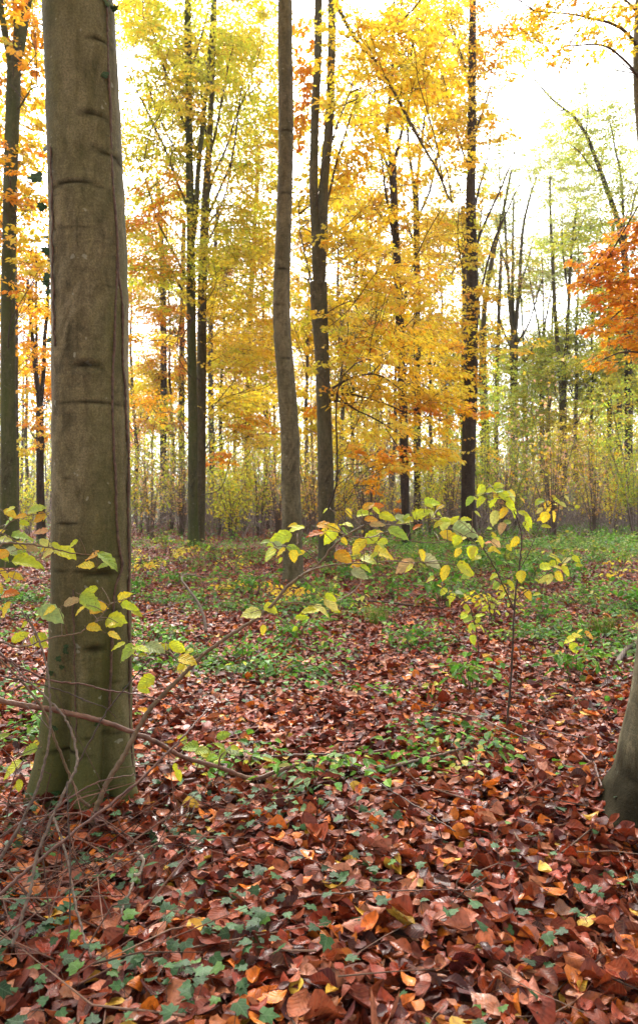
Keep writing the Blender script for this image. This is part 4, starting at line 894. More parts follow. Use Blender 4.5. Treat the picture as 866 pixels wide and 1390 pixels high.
# ivy on the ground: five-lobed leaves
IVY = np.array([(0, 0), (-.22, -.10), (-.50, .10), (-.33, .34), (-.40, .62), (-.16, .62), (0, 1.0), (.16, .62), (.40, .62), (.33, .34), (.50, .10), (.22, -.10)])
def ivy_geo(g, pos, ax, nm, L, col, mat_=0, seed_cup=.12):
    N = len(pos)
    if N == 0: return
    ax = norm(ax); sd = norm(np.cross(nm, ax)); nm = np.cross(ax, sd)
    pts = np.vstack([[0, .36], IVY])
    V = pos[:, None] + ax[:, None] * (pts[None, :, 1, None] * L[:, None, None]) + sd[:, None] * (pts[None, :, 0, None] * L[:, None, None])
    dist = np.hypot(pts[:, 0], pts[:, 1] - .36)
    V = V + nm[:, None] * ((-seed_cup * dist)[None, :, None] * L[:, None, None] * rng.uniform(-.6, 1.6, (N, 1, 1))) + nm[:, None] * rng.normal(0, .03, (N, 13, 1)) * L[:, None, None]
    k = 12; f = np.stack([np.zeros(k, int), 1 + np.arange(k), 1 + (np.arange(k) + 1) % k], -1)[:, ::-1]
    Fc = (np.arange(N)[:, None, None] * 13 + f[None]).reshape(-1, 3)
    uv = np.stack([pts[:, 1], pts[:, 0] * 2], -1)[f.ravel()]
    g.add(V, Fc, mat_, np.repeat(col, k, 0), np.tile(uv, (N, 1)))
def ground_ivy():
    g = Geo()
    Y0 = []
    x, y = scatter(8500, 1.5, 5.0, .7); px = x / y * F + CX; py = CY + (H - ground_z(x, y)) / y * F
    pr = np.where((px < 520) & (py > 1090), .62, .09) * np.clip((vnoise(x, y, 4.3, 3.3) - .30) * 2.4, .05, 1)
    pr = np.maximum(pr, np.where((px > 480) & (py > 1150), .10, 0) * (vnoise(x, y, 5, 1.3) > .5))
    pr = np.maximum(pr, np.where((np.hypot(x + .95, y - 2.75) < .55), .35, 0))
    k = rng.uniform(0, 1, len(x)) < pr; x, y = x[k], y[k]; N = len(x)
    pos = np.stack([x, y, ground_z(x, y) + rng.uniform(.045, .10, N)], -1)
    az = rng.uniform(0, 2 * PI, N)
    ax = np.stack([np.cos(az), np.sin(az), rng.normal(-.1, .2, N)], -1); nm = rng.normal(0, .28, (N, 3)) + np.array([0, -.12, 1])
    L = rng.uniform(.022, .048, N)
    base = np.array([(.026, .070, .022), (.042, .100, .034), (.07, .155, .022), (.022, .052, .02)])[rng.choice(4, N, p=[.4, .3, .12, .18])]
    ivy_geo(g, pos, ax, nm, L, base * (1 + rng.normal(0, .18, (N, 1))))
    A = pos.copy(); A[:, 2] -= .06; A[:, :2] += rng.normal(0, .03, (N, 2))
    sticks(g, A, (A + pos) / 2 + rng.normal(0, .008, (N, 3)), pos, .0012, .0009, 1)
    tag(g.build('ground_ivy_leaves', [M['ivy'], M['vine']]), kind='stuff')
ground_ivy()

# ------------------------------------------------------------------ ivy on the big trunk
def vine(label, pix, w, leafs):
    pts = [T_big.surf(px, py, .004)[0] for px, py in pix]
    root = thing('ivy_vine', pts[0], label, 'vine')
    p = spline(pts, len(pts) * 12); n = len(p)
    p[:, 0] += .0025 * np.sin(np.linspace(0, 40, n)) + rng.normal(0, .0008, n)
    g = Geo(); tube(g, p, np.full(n, w / F * 3 / 2), 7, knob=.16)
    g.build('stem', [M['vine']], root)
    for (px, py, L, a) in leafs:
        q, nrm = T_big.surf(px, py, .018)
        if px < 76: q = P(px, py, T_big.at(1.8)[1][0]) ; nrm = np.array([-.35, -.75, .3])
        g2 = Geo(); ax = np.array([math.cos(a), -.15, math.sin(a)])
        ivy_geo(g2, q[None], ax[None], (nrm + rng.normal(0, .2, 3))[None], np.array([L / F * 3]), np.array([[.025, .055, .02]]))
        tube(g2, spline([q, q * .5 + T_big.surf(max(px, 78), py + 4, .003)[0] * .5 + np.array([0, 0, .006]), T_big.surf(max(px, 76), py + 6, .002)[0]], 5), .0012, 5, 1)
        g2.build('leaf', [M['ivy'], M['vine']], root)
vine('wriggly ivy stem climbing the front of the thick trunk, with one pale leaf', [(148, 960), (150, 900), (153, 850), (156, 800), (164, 770), (162, 745), (158, 700), (156, 650), (154, 600), (153, 520), (154, 470), (156, 420), (158, 390), (158, 330), (154, 270), (151, 210), (149, 150), (146, 100), (146, 50), (144, 0), (140, -60)], 3.6, [(143, 104, 14, 2.9), (145, 8, 16, 2.2), (147, 14, 12, .4)])
vine('straight ivy stem along the right edge of the thick trunk', [(175, 1055), (174, 1000), (174, 940), (173, 880), (173, 820), (174, 760), (175, 700), (174.5, 640), (172, 580), (168, 540), (166, 500), (165, 450), (164, 405), (160, 370), (158, 345)], 3.4, [(165, 935, 10, 1.0)])
vine('ivy on the left edge of the thick trunk, dark leaves standing out against yellow', [(76, 470), (75, 440), (74.5, 400), (73, 350), (73, 300), (72, 250), (70, 200)], 2.6, [(60, 204, 17, .8), (57, 240, 23, 3.3), (61, 283, 15, 2.4), (68, 343, 16, 2.6), (66, 322, 10, 3.3), (67, 372, 15, 4.2), (69, 394, 12, 3.7), (70, 460, 10, 3.8), (66, 385, 11, 2.8)])
vine('thin dark ivy strand low on the thick trunk, with a few small leaves', [(107, 1075), (106, 1030), (104, 980), (103, 930), (102, 880), (101, 850), (100, 800)], 2.0, [(93, 886, 11, 1.6), (87, 893, 9, 3.2), (90, 906, 8, 2.4), (77, 914, 9, 2.6), (92, 878, 8, .6), (131, 984, 9, 1.2), (80, 990, 10, 2)])

# ------------------------------------------------------------------ foreground hazels: individual leaves
def hazel_leaf_mesh(k):
    nu, nv = 11, 9
    u = np.linspace(0, 1, nu); v = np.linspace(-1, 1, nv)
    w = np.sin(PI * u ** (.72 + .1 * (k % 3))) ** .62 * (1 - .25 * u); w[0] = .06; w[-1] = .0
    w[-2] *= .72
    U, V = np.meshgrid(u, v, indexing='ij'); Wd = np.repeat(w[:, None], nv, 1)
    serr = 1 + .07 * np.where(np.abs(V) > .99, np.where(np.arange(nu)[:, None] % 2 == 0, 1, -1), 0)
    asp = [.42, .38, .34, .30, .45][k]
    y = V * Wd * asp * serr
    r = np.random.default_rng(50 + k)
    z = -.28 * r.uniform(.2, 1.6) * U ** 2 + (.30 * r.uniform(.1, 1.2)) * np.abs(V * Wd) * asp + .03 * np.sin(7 * PI * U - 2.0 * np.abs(V) * PI) * np.abs(V) + .04 * r.normal(0, 1) * V * U
    x = U
    a = np.arange(nu - 1)[:, None] * nv; b = np.arange(nv - 1)[None]
    f = np.stack([a + b, a + nv + b, a + nv + b + 1, a + b + 1], -1).reshape(-1, 4)
    uv = np.stack([U, V], -1).reshape(-1, 2)[f.ravel()]
    g = Geo(); g.add(np.stack([x, y, z], -1), f, 0, None, uv)
    # leaf stalk
    tube(g, np.array([[-.22, 0, .05], [-.1, 0, .02], [.02, 0, 0]]), np.array([.012, .011, .009]), 5, 1)
    o = g.build('leaf', [M['hazel'], M['stem']]); me = o.data
    bpy.data.objects.remove(o); return me
HL = [hazel_leaf_mesh(k) for k in range(5)]
HC = dict(L=(.62, .72, .05), Y=(.84, .70, .06), G=(.34, .50, .07), B=(.38, .48, .22), O=(.80, .46, .05), R=(.62, .22, .03), T=(.62, .46, .20), P=(.70, .72, .18))
def put_leaf(parent, px, py, size, c, Y, ang=None, tip=None):
    """size: length in photo pixels; px, py: the middle of the leaf"""
    L = size / F * Y * .98
    if ang is None: ang = rng.choice([rng.normal(-.35, .35), rng.normal(PI + .35, .35)])
    Y = Y + rng.normal(0, .06)
    ax = norm(np.array([math.cos(ang), rng.normal(-.15, .3), math.sin(ang)]))
    nm = np.array([rng.normal(0, .3), -rng.uniform(.30, .95), rng.uniform(.6, 1.0)])
    sd = norm(np.cross(nm, ax)); nm = np.cross(ax, sd)
    c0 = P(px, py, Y) - ax * L * .5
    o = bpy.data.objects.new('leaf', random.choice(HL)); COL.objects.link(o); o.parent = parent
    loc = c0 - np.array(parent['_loc'])
    m = Matrix(((ax[0], sd[0], nm[0]), (ax[1], sd[1], nm[1]), (ax[2], sd[2], nm[2]))).to_4x4()
    o.matrix_local = Matrix.Translation(Vector(loc)) @ m @ Matrix.Diagonal((L, L, L, 1))
    q = np.array(HC[c]) * (1 + rng.normal(0, .1)) * (1 + rng.normal(0, .05, 3)); o.color = (*np.clip(q, .01, .9), 1)
    return c0 - ax * L * .2
def twigs_to(parent, ends, stems, m, r0=.0013, name='twig'):
    """short side twigs from the nearest stem point to each leaf stalk"""
    S = np.concatenate(stems)
    for e in ends:
        d = np.linalg.norm(S - e, axis=1) + .25 * np.abs(S[:, 2] - e[2]) + .6 * np.clip(S[:, 2] - e[2] , 0, 1)
        a = S[np.argmin(d)]
        if np.linalg.norm(a - e) < .012: continue
        mid = (a + e) / 2 + np.array([0, 0, .06 * np.linalg.norm(a - e)])
        g = Geo(); tube(g, spline([a, mid, e], 7), np.linspace(r0 * 1.4, r0 * .8, 7), 5); g.build(name, [m], parent)
def bush(name, label, cat, stems, Y, m, lfs, dY=0.0, tm=None, more=.8):
    """stems: list of (pixels, w0, w1, dY) ; lfs: (px, py, size, colour[, angle])"""
    b = P(*stems[0][0][0], Y); root = thing(name, b, label, cat)
    S = []; first = None
    for (pix, w0, w1, dd) in stems:
        n = len(pix); pts = [P(px, py, Y + dd * i / (n - 1)) for i, (px, py) in enumerate(pix)]
        p = spline(pts, n * 8); p[1:-1] += rng.normal(0, .0012, (len(p) - 2, 3))
        g = Geo(); tube(g, p, np.linspace(w0, w1, len(p)) / F * Y / 2, 9, knob=.05)
        o = g.build('stem' if first is None else 'branch', [m], root); first = first or o; S.append(p)
    ends = []
    lfs = list(lfs) + [(lf[0] + rng.normal(0, 14), lf[1] + rng.normal(0, 10), lf[2] * rng.uniform(.45, .8), random.choice('LLLYGY')) for lf in lfs if rng.uniform() < more]
    for lf in lfs:
        px, py = lf[:2]
        allp = np.concatenate(S); pr = allp[:, 0] / allp[:, 1] * F + CX, CY - (allp[:, 2] - H) / allp[:, 1] * F
        Yl = allp[np.argmin((pr[0] - px) ** 2 + (pr[1] - py) ** 2), 1]
        ends.append(put_leaf(first, px, py, lf[2], lf[3], Yl, lf[4] if len(lf) > 4 else None))
    twigs_to(root, ends, S, tm or m)
    return root
arch = [([(119, 1146), (126, 1115), (132, 1095), (150, 1055), (172, 1020), (190, 985), (210, 955), (250, 915), (280, 885), (320, 857), (360, 830), (392, 795), (412, 780), (433, 765), (452, 742), (470, 727), (495, 712)], 8.5, 2.4, .15),
        ([(405, 783), (420, 775), (445, 768), (480, 765), (530, 762), (575, 764)], 2.8, 1.2, .1), ([(495, 712), (540, 712), (585, 705)], 2, .9, .05), ([(470, 727), (500, 730), (530, 722), (560, 735), (610, 735), (640, 722)], 1.8, .9, .1), ([(433, 765), (415, 748), (395, 742), (375, 742)], 1.8, .9, -.05), ([(280, 885), (262, 892), (245, 900), (230, 885), (205, 882)], 2, 1, -.1), ([(360, 830), (352, 828), (340, 832)], 1.4, .8, 0)]
arch_leaves = [(379, 729, 38, 'L', 3.3), (379, 740, 20, 'B', -.3), (364, 752, 26, 'P', 3.7), (381, 750, 18, 'Y', 3.9), (400, 745, 24, 'G', -.2), (399, 755, 18, 'Y', -1.2), (403, 716, 24, 'L', 3.2), (427, 725, 27, 'R', 3.4), (448, 727, 26, 'L', 3.9), (441, 711, 25, 'O', .2), (454, 716, 20, 'Y', -.3), (470, 711, 21, 'L', .3), (487, 740, 30, 'Y', 3.9), (506, 727, 31, 'L', .9), (466, 756, 28, 'O', -.4), (500, 760, 24, 'P', -.2), (522, 750, 33, 'Y', -.1), (488, 779, 26, 'B', -.3), (549, 767, 32, 'T', 3.6), (493, 696, 22, 'L', .4), (500, 686, 20, 'O', .7), (513, 686, 18, 'R', .3), (504, 704, 20, 'O', .2), (526, 702, 26, 'L', -.3), (547, 704, 26, 'B', -.3), (541, 721, 31, 'G', -.2), (512, 712, 22, 'T', 0),
               (566, 715, 16, 'R', .6), (570, 696, 26, 'L', .6), (587, 681, 25, 'L', .3), (587, 698, 20, 'P', -.8), (587, 762, 32, 'B', -.2), (603, 777, 24, 'Y', 4.2), (612, 729, 35, 'Y', -.3), (632, 719, 38, 'B', -.1), (603, 711, 22, 'P', 4.4), (616, 706, 20, 'L', .7), (632, 704, 16, 'L', .2), (641, 750, 20, 'Y', 4.4), (632, 773, 30, 'L', -.4), (653, 735, 18, 'L', -.8), (420, 829, 30, 'Y', 3.3), (438, 828, 26, 'P', -.3), (450, 819, 24, 'P', -.5), (341, 833, 30, 'P', 3.2), (358, 855, 14, 'Y', -1.4),
               (172, 886, 30, 'G', 3.7), (191, 878, 24, 'L', .2), (211, 880, 36, 'B', -.2), (241, 878, 26, 'L', -.4), (255, 896, 26, 'Y', -.2), (250, 910, 24, 'P', -.5), (198, 926, 28, 'L', 3.6), (238, 1042, 13, 'L', -1.4), (243, 1053, 18, 'L', -1.2)]
bush('hazel_bush', 'arching hazel stem sweeping across the clearing, tipped with lime and yellow leaves', 'shrub', arch, 2.72, M['stem'], arch_leaves)
leftst = [([(-50, 1130), (-46, 1000), (-36, 880), (-20, 790), (0, 742), (30, 738), (60, 742), (95, 750), (150, 757)], 6, 1.2, .1), ([(0, 722), (20, 734), (40, 750), (67, 774)], 1.8, 1.0, 0), ([(-20, 790), (-5, 735), (20, 705), (55, 697)], 2.4, 1, .1), ([(-38, 890), (-10, 870), (30, 878), (70, 866), (110, 858), (137, 837), (150, 820), (175, 812)], 3, 1.1, .08), ([(-30, 840), (-10, 820), (10, 815)], 2, 1, 0), ([(-20, 780), (0, 775), (25, 775)], 2, 1, 0)]
left_leaves = [(15, 697, 20, 'Y'), (53, 702, 21, 'O'), (51, 691, 30, 'G', .2), (28, 700, 18, 'O'), (10, 707, 26, 'G'), (31, 727, 30, 'G', .1), (55, 722, 24, 'T'), (64, 739, 24, 'P', -.6), (65, 751, 22, 'P', .6), (90, 750, 34, 'L', -.3), (7, 732, 22, 'P'), (28, 740, 22, 'Y'), (44, 744, 18, 'T'), (15, 746, 24, 'B', -.1), (3, 753, 20, 'O'), (38, 761, 42, 'L', 0.05), (7, 779, 22, 'Y'), (22, 781, 22, 'Y'), (125, 755, 26, 'O', 3.4), (148, 759, 36, 'G', -.5), (15, 806, 32, 'R', .2), (7, 827, 26, 'Y'), (97, 816, 26, 'T', .5), (70, 832, 42, 'B', -.35), (124, 816, 34, 'G', -.5), (134, 825, 28, 'Y', .2), (168, 809, 22, 'Y', .7), (177, 824, 27, 'L', -.3), (158, 842, 33, 'L', .05), (127, 851, 23, 'Y', 0), (54, 871, 28, 'L', -.3), (27, 864, 26, 'L', .6), (-15, 720, 30, 'G'), (-20, 760, 30, 'L')]
bush('hazel_bush', 'hazel branches reaching in from the left edge with green, yellow and orange leaves', 'shrub', leftst, 2.45, M['stem'], left_leaves)
def S6(x, y): return (560 + x / 3.608, 640 + y / 3.608)
sap_st = [([(687, 1010), (690, 960), (693, 920), (696, 870), (697.5, 830), (700, 800), (705, 765), (707.5, 735), (705, 715), (697, 695), (682, 678), (668, 662)], 3.6, 1.1, .05), ([(697.5, 828), (685, 800), (668, 765), (656, 745), (648, 730)], 2.2, 1.0, -.05), ([(704, 775), (722, 740), (735, 705), (742, 688)], 1.3, .7, .1), ([(699, 815), (722, 795), (745, 775), (765, 762)], 1.4, .7, 0), ([(706, 722), (714, 708), (716, 700)], 1.4, .7, 0)]
sap_l = []
for (x, y, s, c, a) in [(330, 95, 20, 'L', 3.9), (330, 150, 20, 'L', 4.1), (385, 90, 20, 'L', 3.6), (425, 65, 18, 'L', .3), (410, 110, 20, 'Y', 4.2), (450, 120, 20, 'L', -.6), (485, 115, 18, 'P', -.7), (395, 150, 20, 'L', 4.0), (440, 200, 18, 'Y', 3.9), (500, 195, 18, 'L', -1), (545, 205, 18, 'L', -.3), (570, 245, 18, 'L', -.8), (400, 225, 22, 'P', 4.4), (435, 280, 20, 'T', 4.3), (500, 345, 18, 'Y', 4.1), (555, 270, 16, 'L', -1.1), (480, 165, 16, 'L', -.9),
                        (615, 150, 14, 'L', 3.8), (660, 170, 17, 'Y', 4.6), (710, 145, 15, 'L', -.3), (645, 225, 17, 'Y', 4.5), (690, 220, 17, 'Y', -1.2), (620, 190, 12, 'P', 3.7), (757, 132, 12, 'P', -.3), (735, 160, 12, 'P', -.4),
                        (655, 465, 20, 'L', .3), (690, 450, 14, 'L', .4), (750, 485, 18, 'L', -.8), (715, 515, 17, 'Y', -.7), (640, 525, 18, 'P', 3.6), (668, 525, 16, 'P', 4.2), (750, 430, 14, 'P', .9), (800, 430, 14, 'L', -.7), (565, 605, 18, 'Y', -1.2),
                        (335, 345, 18, 'L', 2.8), (290, 395, 22, 'L', 4.4), (375, 345, 14, 'R', .4), (410, 390, 14, 'Y', -.5), (410, 350, 16, 'T', -.6), (220, 395, 14, 'Y', 4.0), (530, 515, 18, 'Y', 4.6), (480, 555, 16, 'L', -.9), (440, 570, 12, 'Y', 3.5), (405, 560, 14, 'G', 4)]:
    sap_l.append((*S6(x, y), s, c, a))
bush('hazel_sapling', 'slim dark sapling with a forked stem and drooping lime leaves, right of centre', 'sapling', sap_st, 3.9, M['darkstem'], sap_l)
sd_l = [(*S6(x, y), s, c, a) for (x, y, s, c, a) in [(150, 590, 14, 'L', 3.9), (190, 620, 16, 'L', 4.3), (265, 615, 13, 'Y', -.6), (180, 645, 14, 'L', 4.3), (270, 720, 16, 'G', .6), (280, 762, 15, 'L', 4), (330, 705, 14, 'L', .3), (295, 825, 15, 'L', 4.5), (355, 670, 12, 'L', .8), (340, 770, 12, 'L', -.8), (250, 710, 12, 'L', 3.6), (300, 765, 12, 'G', -.9), (230, 590, 13, 'B', .1)]]
bush('hazel_sapling', 'small seedling with lime leaves just left of the forked sapling', 'sapling', [([(650, 905), (648, 870), (642, 840), (636, 822), (622, 812), (606, 806)], 1.8, .8, 0), ([(642, 845), (648, 832), (655, 825)], 1.2, .7, 0)], 5.6, M['darkstem'], sd_l)
bush('hazel_sapling', 'tiny seedling with two yellow leaves at right, above the red leaf litter', 'sapling', [([(757, 905), (768, 885), (780, 868), (800, 860)], 1.4, .7, 0)], 5.6, M['stem'], [(779, 880, 17, 'L', 4.9), (772, 868, 16, 'Y', 3.4), (783, 862, 16, 'Y', .2), (800, 862, 18, 'O', -.4), (795, 876, 12, 'B', -.8)])
bush('bramble_plant', 'dark-leaved bramble beside the end of the fallen branch', 'plant', [([(262, 1075), (268, 1040), (290, 1015), (305, 1000)], 1.8, .8, 0), ([(268, 1045), (245, 1025), (232, 1015)], 1.4, .7, 0), ([(285, 1020), (300, 1025), (318, 1022)], 1.2, .7, 0)], 3.25, M['red'], [(275, 1019, 22, 'G', .2), (290, 1030, 26, 'G', -.6), (258, 1013, 24, 'G', 3), (240, 1028, 18, 'G', 3.4), (303, 998, 20, 'G', .4), (318, 1020, 20, 'B', -.2), (297, 1012, 18, 'G', 2.6), (272, 1037, 18, 'B', -.9), (248, 1003, 18, 'G', 2.2)])
bush('bramble_plant', 'lime-leaved young bramble stem by the foot of the thick trunk, left side', 'plant', [([(10, 1110), (14, 1075), (22, 1045), (18, 1030)], 2, .9, 0)], 2.5, M['red'], [(15, 1042, 34, 'L', 3.6), (27, 1066, 17, 'L', -1.3), (4, 1000, 22, 'G', .4), (40, 1018, 24, 'G', 3.3)])
# yellow beech seedlings further back
def seedling(label, px, py, w, h, pal, n):
    Y = depth_of(py); b = P(px, py, Y); b[2] = float(ground_z(b[0], b[1])); s = Y / F
    root = thing('beech_seedling', b, label, 'seedling')
    g = Geo(); gl_ = Geo()
    for k in range(4):
        e = b + np.array([rng.uniform(-1, 1) * w * s * .5, rng.normal(0, .15), h * s * rng.uniform(.6, 1)])
        tube(g, spline([b, (b + e) / 2 + rng.normal(0, .03, 3), e], 7), np.linspace(.006, .0025, 7), 5)
        sprays(gl_, e - np.array([0, 0, .04]), (w * s * .28, .25, h * s * .16), n / 4, pal, .07, b[:2], 10, .35)
    g.build('stem_clump', [M['twig']], root); gl_.build('foliage', [M['shrubleaf'], M['twig']], root)
seedling('yellow seedling with a flat spray in front of the close pair of stems', 250, 772, 44, 34, YEL, 60)
seedling('yellow seedling nearest the thick trunk on the clearing side', 205, 790, 40, 34, YEL, 50)
seedling('orange-yellow low seedling left of the pale wavy beech', 330, 806, 50, 22, GOLD, 40)
seedling('golden seedling at the foot of the pale wavy beech', 385, 826, 44, 30, GOLD, 40)
seedling('green-yellow seedling right of the forked beech base', 500, 772, 50, 26, LIME, 50)
seedling('bushy lime seedling standing behind the forked sapling', 668, 850, 40, 60, LIME, 46)

# knee-high bramble clumps between the trunks
def proto_bramble(hgt, pal, n):
    root = thing('bramble_clump', (0, 0, 0), 'x', 'bramble'); root['_loc'] = [0, 0, 0]
    g = Geo(); gl_ = Geo(); pts = []
    for k in range(7):
        az = rng.uniform(0, 2 * PI); ln = hgt * rng.uniform(.7, 1.3); d = np.array([math.cos(az), math.sin(az), 0])
        p = spline([d * .03, d * ln * .35 + np.array([0, 0, ln * .7]), d * ln * .9 + np.array([0, 0, ln * rng.uniform(.35, .9)])], 9)
        tube(g, p, np.linspace(.0045, .0016, 9), 5); pts.append(p[2:])
    pts = np.concatenate(pts); b = pts[rng.integers(0, len(pts), n)] + rng.normal(0, .035, (n, 3))
    az = rng.uniform(0, 2 * PI, n); L = rng.uniform(.04, .085, n)
    leaves(gl_, b, np.stack([np.cos(az), np.sin(az), rng.normal(-.25, .3, n)], -1), rng.normal(0, .35, (n, 3)) + np.array([0, 0, 1]), L, L * .68, pick(pal, n, .2), 0, .2, .25)
    g.build('cane_clump', [M['red']], root); gl_.build('foliage', [M['cover']], root); return root
bp_ = [proto_bramble(.34, dict(g1=4, g2=3, g3=1), 90), proto_bramble(.5, dict(g2=3, g3=2, g5=1.5, lime=1), 90), proto_bramble(.45, dict(g3=1, gold=2, yellow=3, tan=1), 45)]
index_kids()
bl = sorted([(180, 812, 0), (196, 770, 2), (228, 752, 1), (240, 800, 0), (296, 765, 1), (318, 782, 2), (345, 812, 0), (425, 820, 0), (455, 840, 1), (475, 790, 0), (512, 775, 1), (530, 815, 0), (575, 790, 1), (600, 830, 0), (622, 768, 1), (655, 780, 0), (690, 772, 1), (715, 800, 0), (742, 770, 1), (780, 790, 0), (800, 765, 1), (828, 800, 2), (845, 772, 1), (860, 830, 0), (735, 850, 0), (560, 880, 0), (400, 880, 0), (330, 905, 0), (780, 930, 0), (640, 950, 0)])
blook = ['dark green', 'light green arching', 'yellowing sparse']; used = set()
for px, py, k in bl:
    pos, left = between(px, [q for q, _, kk in bl if kk == k], '')
    o = bp_[k] if k not in used else copy_tree(bp_[k]); used.add(k)
    Yb = depth_of(py); x = (px - CX) / F * Yb
    o.location = (x, Yb, float(ground_z(x, Yb))); o.rotation_euler = (0, 0, rng.uniform(0, 6.28)); sc_b = rng.uniform(.7, 1.3) * (.75 if py > 840 else 1.15); o.scale = (sc_b,) * 3
    tag(o, f'{pos}{blook[k]} bramble clump right of {left}', 'bramble', 'bramble clumps on the clearing floor')

# ------------------------------------------------------------------ branches and canes on the ground
def cane(name, label, pix, Ys, w0, w1, m, cat='twig', side=(), knob=.05):
    n = len(pix)
    Ys = np.interp(np.linspace(0, 1, n), np.linspace(0, 1, len(Ys)), Ys)
    pts = np.array([P(px, py, Yq) for (px, py), Yq in zip(pix, Ys)])
    gz = ground_z(pts[:, 0], pts[:, 1]) + .072
    pts[:, 2] = np.maximum(pts[:, 2], gz)
    root = thing(name, pts[0], label, cat)
    p = spline(pts, n * 8); p[1:-1] += rng.normal(0, .0012, (len(p) - 2, 3))
    wv = np.linspace(w0, w1, len(p)) / F * np.interp(np.linspace(0, 1, len(p)), np.linspace(0, 1, n), Ys) / 2
    g = Geo(); tube(g, p, wv, 9, knob=knob)
    st = g.build('stem', [m], root)
    for (t, dx, dz, ln) in side:
        i = int(t * (len(p) - 1)); e = p[i] + np.array([dx, rng.normal(0, .03), dz]) * ln
        g = Geo(); q = spline([p[i], (p[i] + e) / 2 + rng.normal(0, .01, 3), e], 7); tube(g, q, np.linspace(wv[i] * .6, .0008, 7), 6); g.build('side_twig', [m], root)
    return root
cane('fallen_branch', 'thick reddish fallen branch with peeling bark, lying across the foot of the thick trunk', [(-20, 946), (30, 957), (70, 963), (110, 972), (150, 983), (200, 1002), (225, 1014), (250, 1028), (300, 1042), (345, 1056), (400, 1066)], [2.62, 2.75, 2.95, 3.25], 8, 5.5, M['peel'], 'branch', [(.62, .4, -.5, .10), (.8, .3, .6, .12)], .08)
cane('bramble_cane', 'long straight reddish cane rising from the bottom left corner past the trunk foot', [(-20, 1232), (40, 1180), (100, 1130), (180, 1068), (235, 1015), (262, 985), (280, 965)], [1.95, 2.5], 5, 2, M['red'])
cane('bramble_cane', 'grey knobbly cane standing bent, left of the trunk foot', [(-8, 1180), (20, 1135), (40, 1095), (55, 1060), (66, 1010), (69, 960), (64, 905), (50, 860), (30, 828)], [2.1, 2.3], 4.6, 2, M['greytwig'], side=[(.55, -.6, .6, .12)])
cane('bramble_cane', 'grey-brown cane curving down from the trunk foot to the bottom left', [(17, 1285), (30, 1245), (42, 1205), (50, 1165), (68, 1118), (88, 1075), (103, 1045), (105, 1022), (92, 980), (72, 955), (40, 925), (0, 885)], [1.85, 2.4], 5, 2.2, M['greytwig'])
cane('bramble_cane', 'speckled cane running down to the bottom edge, left of the ivy patch', [(72, 1108), (84, 1138), (94, 1178), (103, 1228), (114, 1270), (124, 1312)], [2.3, 1.85], 3.4, 3, M['greytwig'])
cane('bramble_cane', 'thin dark upright cane among the tangle below the thick trunk', [(94, 1320), (95, 1250), (96, 1180), (93, 1100), (92, 1060)], [1.9, 2.05], 2.6, 1.6, M['darkstem'])
cane('bramble_cane', 'olive-brown stem slanting down in front of the thick trunk foot', [(122, 1112), (108, 1082), (92, 1045), (78, 1010), (60, 965), (30, 925), (-5, 890)], [2.75, 2.55], 4.6, 2.4, M['stem'])
cane('bramble_cane', 'pale thin cane lying nearly level left of the trunk foot', [(-10, 1091), (30, 1090), (60, 1084), (88, 1080)], [2.5, 2.6], 2, 1.2, M['greytwig'])
cane('bramble_cane', 'pinkish cane arched low over the ivy below the thick trunk', [(-5, 1140), (30, 1116), (60, 1108), (110, 1105), (150, 1122), (182, 1146), (206, 1142)], [2.3, 2.45], 2.4, 1.4, M['red'])
cane('bramble_cane', 'yellowish thin arc of a cane above the ivy at lower left', [(82, 1255), (105, 1222), (138, 1186), (170, 1164), (210, 1146)], [2.05, 2.3], 2.2, 1.0, M['stem'])
cane('bramble_cane', 'reddish arc of a cane crossing just below the trunk foot', [(40, 1130), (70, 1104), (100, 1080), (130, 1063), (165, 1054), (185, 1052)], [2.4, 2.55], 3, 1.4, M['red'], side=[(.6, .4, -.5, .06), (.3, .5, .7, .08)])
cane('bramble_cane', 'pink-brown cane crossing in front of the thick trunk above the fallen branch', [(-10, 880), (28, 906), (75, 925), (115, 929), (150, 938), (190, 943), (225, 953), (262, 968)], [2.35, 2.7], 3.2, 1.4, M['red'])
cane('bramble_cane', 'thin dark cane crossing the thick trunk just under the pink-brown one', [(-10, 915), (50, 928), (85, 938), (120, 952), (146, 962), (158, 975)], [2.4, 2.65], 2.2, 1.0, M['darkstem'], side=[(.5, .7, -.3, .08)])
cane('bramble_cane', 'dark cane rising to the right across the trunk toward the toothed hazel leaves', [(60, 1130), (95, 1060), (120, 1010), (150, 960), (178, 925), (205, 893)], [2.5, 2.6], 2.6, 1.4, M['darkstem'])
cane('dead_twig', 'pale bent stub of twig poking out of the ivy', [(187, 1157), (195, 1167), (190, 1190), (183, 1216)], [2.35, 2.3], 4.2, 4.0, M['paleb'])
cane('dead_twig', 'dark upright stalk just below the pale bent stub', [(181, 1222), (176, 1245), (168, 1285), (165, 1300)], [2.25, 2.05], 3.6, 3, M['greytwig'])
cane('dead_twig', 'dark reddish stick lying past the end of the fallen branch', [(352, 1060), (385, 1052), (425, 1041), (470, 1039), (500, 1043), (527, 1050)], [3.35, 3.45], 3.2, 2.8, M['red'], side=[(.3, .5, -.6, .1)])
cane('dead_twig', 'grey-brown bent stick in the middle of the leaf litter', [(523, 1066), (555, 1063), (585, 1056), (610, 1046), (629, 1036)], [3.25, 3.5], 4, 3, M['greytwig'])
cane('dead_twig', 'thin dark twig slanting down through the litter right of the bent stick', [(470, 1044), (505, 1082), (540, 1116), (580, 1145), (618, 1165)], [3.3, 2.6], 2, 1.6, M['darkstem'])
cane('dead_twig', 'long thin reddish twig low in the middle, beside the upright orange leaf', [(405, 1262), (433, 1251), (490, 1240), (553, 1229), (600, 1232), (650, 1240)], [2.17, 2.22], 2.4, 1.6, M['red'])
